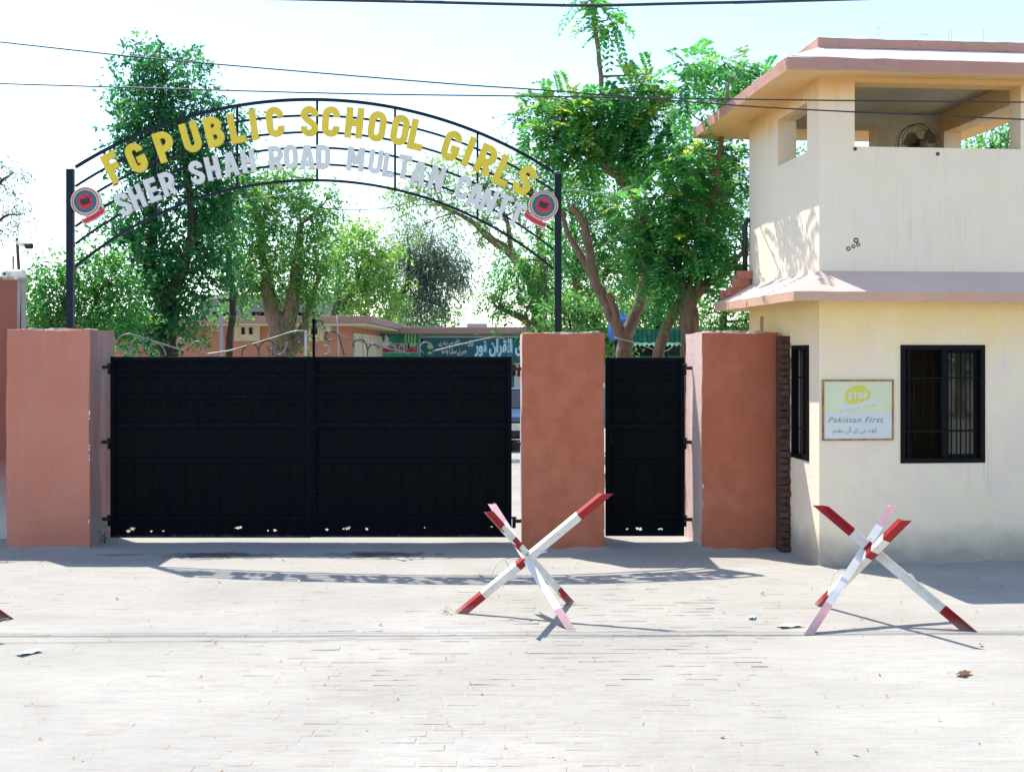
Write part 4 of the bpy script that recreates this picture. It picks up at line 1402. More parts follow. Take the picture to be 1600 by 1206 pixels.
def sp(px, py):
    """place on the notice by its own width and height shares"""
    return (px * SW, (1 - py) * SH)


octo = [(0.335, 0.345), (0.315, 0.215), (0.40, 0.12), (0.46, 0.10), (0.575, 0.10), (0.63, 0.155), (0.675, 0.205), (0.67, 0.30), (0.63, 0.335), (0.50, 0.39), (0.365, 0.40)]
MB().prism([sp(*p) for p in reversed(octo)], -0.0145, -0.0125).build('stop_shape', 'sign_yellow', t)
x0, z0 = sp(0.355, 0.33)
for k, ch in enumerate('STOP'):
    mb = MB()
    w2 = 0.05
    for j, path in enumerate(letter_paths(ch, 0.62, 0.24)):
        stroke(mb, path, 0.24, -0.0165 - 0.0006 * j, -0.0147, lambda x, y, k=k: (x0 + k * 0.058 + x * 0.085 * 0.92, z0 + y * 0.078 + k * 0.002))
    mb.build('letter', 'sign_white', t)
band = [sp(0.21, 0.52), sp(0.22, 0.42), sp(0.76, 0.30), sp(0.76, 0.42), sp(0.24, 0.565)]
MB().prism(band, -0.0142, -0.0122).build('ribbon_band', 'sign_white', t)
mk = MB()
r = random.Random(2)
for k, (u, v) in enumerate([(0.245, 0.522), (0.29, 0.512), (0.35, 0.496), (0.40, 0.486), (0.455, 0.475), (0.51, 0.46), (0.59, 0.443), (0.625, 0.434), (0.66, 0.428), (0.71, 0.41), (0.735, 0.425)]):
    x, z = sp(u, v)
    s2 = 0.008
    mk.prism([(x - s2, z - s2 * 1.4), (x + s2, z - s2 * 1.2), (x + s2 * r.uniform(0.2, 1), z + s2 * 1.3), (x - s2, z + s2 * 1.1)], -0.0155, -0.0143)
mk.build('ribbon_mark', 'sign_yellow', t)
x, z = sp(0.47, 0.66)
text_obj('lettering', 'Pakistan First', 0.06, 'sign_green', t, (x, -0.0135, z), 0.62, 0.0015, 0.3, 0.005, 0, 1.1)
x, z = sp(0.45, 0.845)
text_obj('lettering', urdu('ایف جی ای آئی مقدم'), 0.085, 'sign_green', t, (x, -0.0135, z), 0.49, 0.0015)

# stub of exposed brickwork between the last pillar and the tower
bs = empty('brick_wall_stub', (3.10, 13.34, 0), 'raw unplastered brick wall end in the gap beside the tower', 'brick wall')
MB().box((0.012, 0.03, 0), (0.14, 0.24, 2.50)).build('mortar_core', 'mortar', bs)
bp = None
r = random.Random(8)
for k in range(32):
    wx = r.uniform(0.085, 0.105) if k % 2 else r.uniform(0.10, 0.13)
    loc = (wx / 2 + r.uniform(0, 0.02), 0.06 + r.uniform(-0.035, 0.012), 0.04 + k * 0.078 + r.uniform(-.006, .006))
    rot = (r.gauss(0, 0.05), r.gauss(0, 0.05), r.gauss(0, 0.12))
    if bp is None:
        bp = MB().box((-0.5, -0.05, -0.032), (0.5, 0.05, 0.032), 0, 0.005).build('brick', 'brick', bs)
        bp.location, bp.rotation_euler, bp.scale = loc, rot, (wx, 1, 1)
    else:
        inst(bp, bs, loc, rot, (wx, 1, 1))

# red bricks piled at the back end of the lower eave
bp = empty('brick_pile', TL(-0.2, TD - 0.1, 2.98), 'few red painted bricks piled at the far end of the lower eave', 'bricks', None, R(5.4))
src = MB().box((-0.11, -0.055, 0), (0.11, 0.055, 0.11), 0, 0.005).build('brick', 'red_brick', bp)
src.location = (-0.06, 0.1, 0.02)
for k, (x, y, z, a) in enumerate([(-0.02, -0.02, 0.06, 0.1), (0.10, 0.1, 0.1, -0.1), (0.06, -0.02, 0.16, 0.3), (0.1, 0.08, 0.21, 0.0), (0.12, 0.0, 0.27, -0.1)]):
    inst(src, bp, (x, y, z), (0, 0.1 * (k % 2), a))
t = tag(MB().tube([TL(-0.06, TD - 0.02, 3.1), TL(-0.06, TD - 0.02, 3.95), TL(-0.03, TD - 0.02, 4.02), TL(0.02, TD - 0.02, 4.02)], 0.035, 8).build('drain_pipe', 'black'),
        'black upright pipe at the rear corner of the guard tower', 'pipe')

# wires sprouting from the tower roof
for (u, v, h, dx, lab) in ((0.75, 0.3, 0.28, 0.16, 'tallest bent wire on the flat tower roof, curling to the right'), (0.83, 0.35, 0.24, -0.05, 'bent wire on the tower roof leaning left against the tallest one'),
                           (1.15, 0.4, 0.2, 0.25, 'wide hooked wire in the middle of the tower roof'), (1.22, 0.35, 0.17, 0.2, 'lowest arched wire on the tower roof, just inside the wide hooked one')):
    o = MB().tube(catmull([TL(u, v, 5.69), TL(u + dx * 0.15, v, 5.69 + h * 0.6), TL(u + dx * 0.5, v, 5.69 + h), TL(u + dx, v, 5.69 + h * 0.95)], 6), 0.003, 4).build('bent_wire', 'pale_wire')
    tag(o, lab, 'wire', 'bent wires on the tower roof')
for u, h, lab in ((1.55, 0.22, 'taller rod of the close pair standing on the tower roof'), (1.58, 0.2, 'shorter rod of the close pair standing on the tower roof'), (1.95, 0.2, 'lone steel rod standing apart near the right end of the tower roof')):
    o = MB().tube([TL(u, 0.2, 5.69), TL(u + 0.005, 0.2, 5.69 + h)], 0.004, 4).build('steel_rod', 'pale_wire')
    tag(o, lab, 'rod', 'steel rods on the tower roof')


# ------------------------------------------------------------------ red and white hedgehog barriers
def iron(parent, foot, top, roll, pale, bands, seed):
    """angle iron from the foot on the ground to the free end, ends cut level, painted in bands"""
    f, tp = Vector(foot), Vector(top)
    d = (tp - f).normalized()
    L = (tp - f).length
    a = d.cross(Vector((0, 0, 1))).normalized()
    b = a.cross(d)
    q = Matrix.Rotation(roll, 3, d)
    a, b = q @ a, q @ b
    fl, th = 0.066, 0.007
    prof = [(0, 0), (fl, 0), (fl, th), (th, th), (th, fl), (0, fl)]
    ts = [0.0] + [x for x, _ in bands] + [1.0]
    ms = [0] + [m for _, m in bands]
    mb = MB()
    cen = (a + b) * (fl * 0.33)
    for i in range(len(ts) - 1):
        vs = []
        for t in (ts[i], ts[i + 1]):
            for (x, y) in prof:
                p = f + d * (L * t) + a * x + b * y - cen
                if t == 0.0:
                    p -= d * ((p.z - 0.0) / d.z)
                if t == 1.0:
                    p -= d * ((p.z - tp.z) / d.z)
                vs.append(p)
        n = len(prof)
        fs = [(j, (j + 1) % n, n + (j + 1) % n, n + j) for j in range(n)]
        if i == 0: fs.append(tuple(range(n - 1, -1, -1)))
        if i == len(ts) - 2: fs.append(tuple(range(n, 2 * n)))
        mb.add(vs, fs, ms[i])
    return mb.build('angle_iron', [('sunlit_red' if pale else 'red'), 'white'], parent)


def hedgehog(origin, legs, loops, label):
    h = empty('road_barrier', origin, label, 'barrier', 'crossed angle iron barriers before the gate')
    o = Vector(origin)
    for k, (f, tp, roll, pale, bands) in enumerate(legs):
        iron(h, Vector(f) - o, Vector(tp) - o, roll, pale, bands, k)
    for pts in loops:
        MB().tube(catmull([Vector(p) - o for p in pts], 6), 0.006, 6).build('wire_loop', 'white', h)
    return h


B1 = [(0.16, 1), (0.40, 0), (0.455, 1), (0.82, 0)]
B2 = [(0.14, 1), (0.62, 0), (0.70, 1), (0.83, 0)]
h1 = hedgehog((0.10, 10.14, 0), [
    ((-0.465, 10.2, 0), tuple(W(945, 771, 10.08)), R(200), False, B1),
    ((0.53, 10.62, 0), tuple(W(762, 800, 9.72)), R(250), False, B2),
    ((0.495, 9.63, 0), tuple(W(770, 787, 10.62)), R(150), True, B2)],
    [[W(803, 905, 10.12), W(790, 876, 10.12), W(780, 876, 10.12), W(770, 893, 10.12), W(770, 900, 10.14)], [W(838, 858, 10.1), W(845, 863, 10.1), W(855, 861, 10.1)]],
    'red and white angle iron barrier before the brick red pillar, its tallest arm leaning right')
h2 = hedgehog((3.05, 9.85, 0), [
    ((3.797, 9.56, 0), tuple(W(1284, 790, 10.15)), R(215), False, [(0.17, 1), (0.60, 0), (0.68, 1), (0.78, 0)]),
    ((2.4255, 9.45, 0), tuple(W(1392, 790, 10.3)), R(130), True, [(0.22, 1), (0.64, 0), (0.69, 1), (0.83, 0)]),
    ((2.808, 10.53, 0), tuple(W(1412, 812, 9.42)), R(240), False, [(0.14, 1), (0.60, 0), (0.67, 1), (0.80, 0)])],
    [[W(1322, 890, 9.8), W(1311, 891, 9.8), W(1303, 896, 9.8), W(1297, 915, 9.82)], [W(1417, 898, 9.8), W(1423, 897, 9.8), W(1429, 904, 9.8)], [W(1446, 925, 9.78), W(1453, 924, 9.78), W(1456, 928, 9.78)]],
    'red and white angle iron barrier in front of the cream guard tower')
h3 = copy_tree(h1)
ANG3 = PI + 0.48
h3.rotation_euler = (0, 0, ANG3)
fx, fy = (11 - 800) / FPX * 10.0, 10.0
ft = Matrix.Rotation(ANG3, 3, 'Z') @ Vector((-0.565, 0.06, 0))
h3.location = (fx - ft.x, fy - ft.y, 0)
h3['label'] = 'red barrier foot just reaching in at the far edge of the street'

# ------------------------------------------------------------------ overhead cables
def cable(px, Y, rad, label, mat='cable', ext=True):
    p = [W(a, b, Y) for a, b in px]
    if ext:
        p = [p[0] + (p[0] - p[1]).normalized() * 14] + p + [p[-1] + (p[-1] - p[-2]).normalized() * 14]
    tag(MB().tube(catmull(p, 8), rad, 6).build('overhead_cable', mat), label, 'cable', 'overhead cables')


cable([(0, 66), (200, 88), (400, 106), (700, 131), (860, 142), (1150, 165), (1350, 176), (1600, 187)], 11.72, 0.0075, 'thin black cable sloping down from the upper left to the tower front')
cable([(0, 131), (300, 140), (560, 147), (850, 151), (1280, 157), (1600, 160)], 11.8, 0.0075, 'thin black cable running almost level just above the arch')
cable([(500, 0), (640, 3), (800, 7), (920, 9), (1060, 6), (1200, 3), (1340, -1)], 12.2, 0.016, 'thick black cable sagging at the very top of the view')
cable([(116, 312), (60, 322), (0, 332)], 14.0, 0.004, 'fine pale wire from the left arch post to the boundary wall', 'pale_wire', False)
cable([(876, 298), (905, 297), (940, 302), (1010, 294)], 15.0, 0.005, 'pale wire from the right arch post into the tree', 'pale_wire', False)
cable([(200, 312), (300, 318), (380, 312), (470, 300)], 20.0, 0.006, 'pale wire crossing the dark tree below the arch', 'pale_wire', False)
cable([(470, 322), (540, 328), (610, 324), (690, 300), (800, 280)], 24.0, 0.008, 'dark wire hanging between the pale trees under the arch', 'cable', False)
cable([(960, 527), (990, 535), (1027, 548)], 16.5, 0.007, 'pale rope between two leaning tree trunks behind the wicket gate', 'pale_wire', False)
cable([(1030, 552), (1046, 546), (1054, 538), (1064, 538), (1075, 552)], 16.2, 0.006, 'pale wire loop behind the wicket gate', 'pale_wire', False)

# ------------------------------------------------------------------ school building
sch = empty('school_building', (-4.25, 30, 0), 'low salmon pink school building with flat roofs behind the gate', 'school building')
so = Vector((-4.25, 30, 0))


def SL(x, y, z):
    return (x - so.x, y - so.y, z)


def spm(px, py, Y):
    return W(px, py, Y)


wins = [(372, 402, 506, 528), (466, 502, 504, 528)]
us, zs, hs = [-14.0, -4.25], [0, 3.02], []
for (a, b, c, d) in wins:
    p, q = W(a, d, 30), W(b, c, 30)
    hs.append((p.x, q.x, p.z, q.z))
    us += [p.x, q.x]
    zs += [p.z, q.z]
mb = MB().slab([u - so.x for u in us], zs, lambda u, z: any(in_(u + so.x, z, *h) for h in hs), 0, 0.25)
mb.box(SL(-4.45, 30.251, 0), SL(-4.25, 38, 3.02))
mb.box(SL(-14, 30.251, 0), SL(-13.8, 38, 3.02))
mb.build('wing_wall', 'school', sch)
for (a, b, c, d) in hs:
    f = MB()
    t = 0.09
    for (p, q, r_, s) in ((a - .08, a + t, c - .08, d + .08), (b - t, b + .08, c - .08, d + .08), (a + t, b - t, c - .08, c + t), (a + t, b - t, d - t, d + .08), ((a + b) / 2 - .04, (a + b) / 2 + .04, c + t, d - t)):
        f.box(SL(p, 29.93, r_), SL(q, 30.1, s))
    fo = f.build('window', 'school_cream', sch)
    MB().box(SL(a + 0.05, 30.12, c + 0.05), SL(b - 0.05, 30.14, d - 0.05)).build('pane', 'glass', fo)
rf = MB()
rf.box(SL(-14.3, 29.0, 3.06), SL(-3.55, 38.9, 3.24), 0, 0.01)
rf.build('wing_roof', 'school_roof', sch)
MB().box(SL(-14.2, 29.1, 3.0), SL(-3.65, 37.9, 3.058)).build('wing_soffit', 'school_cream', sch)
# cream shutters on the inner side of the wing
for k in range(4):
    y0 = 30.6 + k * 1.75
    dr = MB().box(SL(-4.248, y0, 0.9), SL(-4.19, y0 + 1.55, 2.85), 0, 0.01).build('shutter', 'school_cream', sch)
    for j in range(3):
        MB().box(SL(-4.188, y0 + 0.08 + j * 0.48, 1.0), SL(-4.17, y0 + 0.46 + j * 0.48, 2.75), 0, 0.004).build('shutter_board', 'school_cream', dr)
MB().box(SL(-4.25, 38, 0), SL(9, 38.25, 3.0)).build('link_wall', 'teal_wall', sch)
MB().box(SL(-4.6, 36.9, 2.93), SL(9.4, 44, 3.14), 0, 0.01).build('link_roof', 'school_roof', sch)
MB().box(SL(-4.2, 37.2, 2.78), SL(9.0, 37.35, 2.925)).build('fascia', 'mint', sch)
for x in (-3.02, 0.6, 4.2, 7.8):
    MB().box(SL(x - 0.07, 37.2, 0), SL(x + 0.07, 37.34, 2.775)).build('column', 'mint', sch)
p = W(745, 508, 40)
MB().box(SL(p.x - 0.35, 40, 3.138), SL(p.x + 0.35, 40.6, 3.34), 0, 0.02).build('roof_hatch', 'cement', sch)
p = W(513, 513, 29.9)
MB().box(SL(p.x - 0.07, 29.86, p.z - 0.08), SL(p.x + 0.07, 30.0, p.z + 0.08), 0, 0.01).build('lamp_box', 'white', sch)
p = W(744, 519, 37.1)
MB().box(SL(p.x - 0.1, 37.0, p.z - 0.08), SL(p.x + 0.1, 37.2, p.z + 0.08), 0, 0.02).build('floodlight', 'school_cream', sch)

# banners hung on the school
b1 = W(588, 519, 37.1)
b2 = W(654, 558, 37.1)
t = empty('green_banner', (b1.x, 37.15, b2.z), 'green banner reading Learn To Lead with a white bird', 'banner')
bw_, bh_ = b2.x - b1.x, b1.z - b2.z
MB().box((0, 0, 0), (bw_, 0.03, bh_)).build('cloth', 'banner_green', t)
MB().prism([(0.003, 0.003), (0.06, 0.003), (0.26, bh_ * 0.35), (0.2, bh_ * 0.7), (0.1, bh_ - 0.003), (0.003, bh_ - 0.003)], -0.004, -0.001).build('dark_field', 'banner_navy', t)
for k in range(4):
    x = bw_ * (0.66 + 0.075 * k)
    MB().prism([(x, 0.32 * bh_), (x + 0.05, 0.32 * bh_), (x + 0.07, 0.97 * bh_), (x + 0.02, 0.97 * bh_)], -0.004 - 0.0005 * k, -0.001).build('light_ray', 'banner_lime', t)
bird = [(0.02, 0.62), (0.10, 0.44), (0.24, 0.40), (0.40, 0.62), (0.31, 0.60), (0.30, 0.78), (0.22, 0.92), (0.20, 0.62), (0.10, 0.60), (0.02, 0.78)]
MB().prism([(x * bw_ * 0.95, z * bh_) for x, z in bird], -0.009, -0.005).build('bird', 'banner_ink', t)
MB().prism([(bw_ * 0.06, bh_ * 0.16), (bw_ * 0.98, bh_ * 0.16), (bw_ * 0.98, bh_ * 0.56), (bw_ * 0.06, bh_ * 0.56)], -0.0045, -0.0005).build('pale_strip', 'banner_strip', t)
text_obj('lettering', 'Learn To Lead', 0.27, 'banner_red', t, (bw_ * 0.52, -0.012, bh_ * 0.36), bw_ * 0.88, 0.003, 0, 0.035)

b1 = W(661, 526, 37.1)
b2 = W(840, 560, 37.1)
t = empty('teal_banner', (b1.x, 37.12, b2.z), 'long dark teal banner with white Urdu calligraphy and a small crest', 'banner')
bw_, bh_ = b2.x - b1.x, b1.z - b2.z
MB().box((0, 0, 0), (bw_, 0.03, bh_)).build('cloth', 'banner_teal', t)
MB().box((-0.03, -0.006, bh_ - 0.03), (bw_, 0.036, bh_ + 0.012)).build('top_rail', 'mint', t)
text_obj('lettering', urdu('پہلے سب کلام سے بہتر ہے'), 0.24, 'banner_ink', t, (1.06, -0.006, bh_ * 0.70), 1.12, 0.003, 0, 0.008)
text_obj('lettering', urdu('جس نے سیکھا'.replace('ھ', 'ہ') + ' وہ ملا'), 0.26, 'banner_ink', t, (1.0, -0.006, bh_ * 0.32), 0.8, 0.003, 0, 0.008)
text_obj('lettering', urdu('سوق القرآن نور'.replace('آ', 'ا')), 0.58, 'banner_sky', t, (2.66, -0.004, bh_ * 0.46), 1.95, 0.002, 0, 0.05)
text_obj('lettering', urdu('سوق القرآن نور'.replace('آ', 'ا')), 0.58, 'banner_ink', t, (2.63, -0.008, bh_ * 0.50), 1.95, 0.002, 0, 0.012)
cr = MB().lathe([(0.10, 0), (0.085, 0.006)], 8, (0.22, 0, bh_ * 0.55), 'Y').build('crest', 'banner_lime', t)
MB().prism([(0.13, bh_ * 0.2), (0.31, bh_ * 0.2), (0.26, bh_ * 0.32), (0.18, bh_ * 0.32)], -0.007, -0.001).build('crest_foot', 'banner_lime', t)
p = W(806, 590, 37.3)
t = empty('poster_board', (p.x, 37.6, 0), 'red and white poster board standing below the teal banner', 'poster board')
MB().box((-0.05, 0, 1.15), (0.75, 0.03, 1.98)).build('board', 'white', t)
MB().prism([(0.02, 1.55), (0.4, 1.5), (0.6, 1.9), (0.1, 1.93)], -0.005, -0.001).build('red_patch', 'red', t)
for x in (0, 0.7):
    MB().box((x - 0.02, 0.03, 0), (x + 0.02, 0.06, 1.9)).build('leg', 'iron', t)

t = empty('grey_house', (-19, 70, 0), 'tall grey house far behind the pale trees', 'house')
MB().box((0, 0, 0), (8, 8, 5.6)).build('wall', 'grey_house', t)
MB().box((-0.3, -0.3, 5.6), (8.3, 8.3, 5.85)).build('roof', 'cement', t)
for k in range(3):
    MB().box((0.8 + k * 2.4, -0.06, 3.4), (2.2 + k * 2.4, 0.02, 4.8)).build('window', 'frame', t)

p = W(345, 490, 18)
tag(MB().tube([(p.x, 18, 0), (p.x + 0.01, 18, p.z)], [0.03, 0.025], 8).build('white_pole', 'pale_wire'), 'slim white pole standing behind the left gate leaf', 'pole')
p = W(529, 492, 29)
tag(MB().tube(catmull([(p.x, 28.9, 0), (p.x + 0.03, 28.9, 1.8), (p.x - 0.02, 28.9, p.z)], 5), 0.018, 6).build('thin_pole', 'pale_wire'), 'thin white pole by the corner of the school wing', 'pole')

# green canopy behind the wicket gate
sx0, sx1 = W(958, 552, 24).x, W(1110, 552, 24).x
sh = empty('bicycle_shed', ((sx0 + sx1) / 2, 24, 0), 'open shed with green corrugated canopy behind the wicket gate', 'shed')
hw = (sx1 - sx0) / 2
vs, fs = [], []
n = 44
for i in range(n + 1):
    x = -hw + 2 * hw * i / n
    c = 0.03 * math.cos(i * PI / 1.0)
    c = 0.025 if i % 2 else -0.025
    vs += [(x, -0.9, 2.50 + c), (x, -0.88, 2.46 + c), (x, 1.6, 2.82 + c)]
fs = [(3 * i + 1, 3 * i + 4, 3 * i + 5, 3 * i + 2) for i in range(n)]
MB().add(vs, fs).build('canopy_sheet', 'green_sheet', sh)
vs = []
for i in range(n + 1):
    x = -hw + 2 * hw * i / n
    vs += [(x, -0.92 + (0.02 if i % 2 else -0.02), 2.78), (x, -0.93 + (0.02 if i % 2 else -0.02), 2.49 + 0.03 * abs(math.sin(i * 0.9)))]
MB().add(vs, [(2 * i + 1, 2 * i + 3, 2 * i + 2, 2 * i) for i in range(n)]).build('valance', 'green_sheet', sh)
for x in (-hw + 0.05, 0, hw - 0.05):
    for y in (-0.8, 1.5):
        MB().tube([(x, y, 0), (x, y, 2.45 if y < 0 else 2.75)], 0.03, 8).build('post', 'scroll_dark', sh)
MB().box((-hw, 1.58, 0), (hw, 1.64, 2.6)).build('back_sheet', 'scroll_dark', sh)
MB().box((-hw + 0.1, 0.9, 1.9), (hw - 0.3, 1.2, 2.25), 0, 0.01).build('green_counter', 'green_sheet', sh)
p = W(972, 511, 20)
t = empty('water_tank', (p.x, 20.3, 0), 'blue plastic tank on a stand seen through the fork of the tree', 'water tank')
MB().lathe([(0.0, 2.52), (0.2, 2.54), (0.22, 2.6), (0.22, 2.85), (0.17, 2.93), (0.08, 2.95), (0.08, 3.0), (0.0, 3.0)], 20).build('tank', 'blue_plastic', t)
for k in range(3):
    a = 2 * PI * k / 3
    MB().tube([(0.15 * math.cos(a), 0.15 * math.sin(a), 2.53), (0.25 * math.cos(a), 0.25 * math.sin(a), 0)], 0.02, 6).build('leg', 'iron', t)

# car behind the gate
car = empty('parked_car', (-0.1, 27, 0), 'dusty dark blue car parked in the schoolyard, seen in the gap by the gate', 'car')
prof = [(0.0, 0.42), (-0.02, 0.62), (0.12, 0.80), (1.05, 0.93), (1.18, 0.97)]
body = MB()
sec = [(-0.02, 0.35, 0.62, 0.70), (0.15, 0.28, 0.80, 0.80), (1.1, 0.26, 0.95, 0.83), (2.6, 0.26, 0.97, 0.84), (3.6, 0.28, 0.95, 0.82), (3.95, 0.38, 0.80, 0.72)]
vs, fs = [], []
for (y, z0, z1, hw_) in sec:
    vs += [(-hw_ * 0.92, y, z0), (hw_ * 0.92, y, z0), (hw_, y, (z0 + z1) / 2), (hw_ * 0.95, y, z1), (-hw_ * 0.95, y, z1), (-hw_, y, (z0 + z1) / 2)]
for i in range(len(sec) - 1):
    for j in range(6):
        fs.append((i * 6 + j, i * 6 + (j + 1) % 6, i * 6 + 6 + (j + 1) % 6, i * 6 + 6 + j))
fs += [(5, 4, 3, 2, 1, 0), tuple(30 + j for j in range(6))]
body.add(vs, fs, 0, False)
body.build('body', 'car_blue', car)
cab = MB()
c1 = [(0.78, 1.12, 0.955), (0.62, 1.75, 1.40), (0.62, 2.75, 1.42), (0.78, 3.4, 0.96)]
vs = []
for (hw_, y, z) in c1:
    vs += [(-hw_, y, z), (hw_, y, z)]
cab.add(vs, [(2, 3, 5, 4), (0, 2, 4, 6), (1, 7, 5, 3), (4, 5, 7, 6)])
cab.build('cabin', 'car_blue', car)
def quad_part(name, mat, pts, parent=car):
    a = [Vector(p) for p in pts]
    nrm = (a[1] - a[0]).cross(a[2] - a[0]).normalized() * 0.012
    vs = [p + nrm for p in a] + [p - nrm for p in a]
    MB().add(vs, [(0, 1, 2, 3), (7, 6, 5, 4), (0, 4, 5, 1), (1, 5, 6, 2), (2, 6, 7, 3), (3, 7, 4, 0)]).build(name, mat, parent)
quad_part('windscreen', 'glass', [(-0.72, 1.14, 0.96), (0.72, 1.14, 0.96), (0.58, 1.73, 1.37), (-0.58, 1.73, 1.37)])
for s2 in (-1, 1):
    quad_part('side_window', 'glass', [(s2 * 0.76, 1.4, 1.0), (s2 * 0.64, 1.8, 1.36), (s2 * 0.64, 2.7, 1.37), (s2 * 0.76, 3.15, 1.0)])
    MB().box((s2 * 0.6 - 0.14, -0.06, 0.58), (s2 * 0.6 + 0.14, 0.02, 0.72), 0, 0.02).build('headlight', 'white', car)
    for y in (0.75, 3.1):
        wh = MB().lathe([(0.3, -0.1), (0.31, -0.08), (0.31, 0.08), (0.3, 0.1)], 20, (s2 * 0.74, y, 0.31), 'X').build('wheel', 'tyre', car)
        MB().lathe([(0.17, -0.105), (0.17, 0.105)], 16, (s2 * 0.74, y, 0.31), 'X').build('rim', 'scroll', wh)
MB().box((-0.78, -0.1, 0.33), (0.78, 0.02, 0.52), 0, 0.03).build('bumper', 'black', car)
MB().box((-0.4, -0.05, 0.58), (0.4, 0.02, 0.72), 0, 0.01).build('grille', 'iron', car)
MB().box((0.08, -0.125, 0.5), (0.42, -0.102, 0.66), 0, 0.004).build('number_plate', 'white', car)


# ------------------------------------------------------------------ trees
def leaves_mesh(name, P, A_, Sd, L, Wd, tint, mats, parent, midx=None):
    """diamond leaves: root P, axis A_, side Sd, length L, width Wd"""
    n = len(P)
    L, Wd = L[:, None], Wd[:, None]
    nn = np.cross(A_, Sd)
    mid = P + A_ * L * 0.45 + nn * L * 0.07
    v = np.empty((n, 4, 3))
    v[:, 0] = P
    v[:, 1] = mid + Sd * Wd / 2
    v[:, 2] = P + A_ * L - nn * L * 0.05
    v[:, 3] = mid - Sd * Wd / 2
    me = bpy.data.meshes.new(name)
    me.vertices.add(n * 4)
    me.vertices.foreach_set('co', v.ravel())
    me.loops.add(n * 4)
    me.loops.foreach_set('vertex_index', np.arange(n * 4))
    me.polygons.add(n)
    me.polygons.foreach_set('loop_start', np.arange(n) * 4)
    at = me.attributes.new('tint', 'FLOAT', 'FACE')
    at.data.foreach_set('value', np.clip(tint, 0, 1))
    me.materials.append(M[mats])
    me.update()
    me.validate()
    o = bpy.data.objects.new(name, me)
    COL.objects.link(o)
    o.parent = parent
    return o


DENS = 3.6


def unit(a):
    return a / np.maximum(np.linalg.norm(a, axis=-1, keepdims=True), 1e-9)


def foliage(clumps, dens, per, size, wratio, mode, droop, tintbase):
    """clumps (cx, cy, cz, rx, ry, rz) -> leaf arrays; twigs fill each clump, leaves sit on the twigs"""
    Ps, As, Ss, Ls, Ws, Ts = [], [], [], [], [], []
    for (cx, cy, cz, rx, ry, rz) in clumps:
        vol = rx * ry * rz
        nt = max(8, int(DENS * dens * (rx * rz) ** 0.85 * (0.6 + ry)))
        d = unit(rng.normal(size=(nt, 3)))
        rr = rng.random(nt) ** 0.42
        lump = 1 + 0.22 * np.sin(d[:, 0] * 5 + cx * 3) * np.sin(d[:, 2] * 4 + cz * 2)
        c = np.array([cx, cy, cz]) + d * (rr * lump)[:, None] * np.array([rx, ry, rz])
        out = unit(d * 0.8 + rng.normal(size=(nt, 3)) * 0.55 + np.array([0, 0, 0.15 - droop * 0.6]))
        tl = size * rng.uniform(3.2, 6.0, nt)
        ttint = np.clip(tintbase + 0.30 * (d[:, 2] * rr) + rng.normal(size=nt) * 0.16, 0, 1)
        young = rng.random(nt) < 0.12
        ttint[young] += 0.22
        if mode == 'frond':
            k = np.linspace(0.08, 1, per // 2)
            side = unit(np.cross(out, np.array([0, 0, 1.0]) + rng.normal(size=(nt, 3)) * 0.25))
            for sg in (-1, 1):
                t = np.tile(k, nt)
                I = np.repeat(np.arange(nt), len(k))
                ax = out[I]
                p = c[I] + ax * (t * tl[I])[:, None]
                p[:, 2] -= droop * 0.55 * tl[I] * t ** 2
                a = unit(side[I] * sg + ax * 0.55 + np.array([0, 0, -0.35 * droop]) + rng.normal(size=p.shape) * 0.12)
                s2 = unit(np.cross(a, np.cross(ax, a) + rng.normal(size=p.shape) * 0.35))
                s2 = unit(np.cross(unit(np.cross(ax, side[I] * sg)) + rng.normal(size=p.shape) * 0.3, a))
                l = size * (1.15 - 0.5 * np.abs(t - 0.45)) * rng.uniform(0.8, 1.2, len(p))
                Ps.append(p); As.append(a); Ss.append(s2); Ls.append(l); Ws.append(l * wratio)
                Ts.append(ttint[I] + rng.normal(size=len(p)) * 0.05)
        else:
            I = np.repeat(np.arange(nt), per)
            m = len(I)
            t = rng.random(m)
            p = c[I] + out[I] * (t * tl[I])[:, None] + rng.normal(size=(m, 3)) * size * 0.55
            p[:, 2] -= droop * 0.5 * tl[I] * t ** 2
            a = unit(out[I] * 0.6 + rng.normal(size=(m, 3)) * 0.7 + np.array([0, 0, -droop]))
            s2 = unit(np.cross(a, rng.normal(size=(m, 3)) + np.array([0.2, -0.2, 0.8])))
            l = size * rng.uniform(0.65, 1.3, m)
            Ps.append(p); As.append(a); Ss.append(s2); Ls.append(l); Ws.append(l * wratio)
            Ts.append(ttint[I] + rng.normal(size=m) * 0.08)
    return [np.concatenate(x) for x in (Ps, As, Ss, Ls, Ws, Ts)]


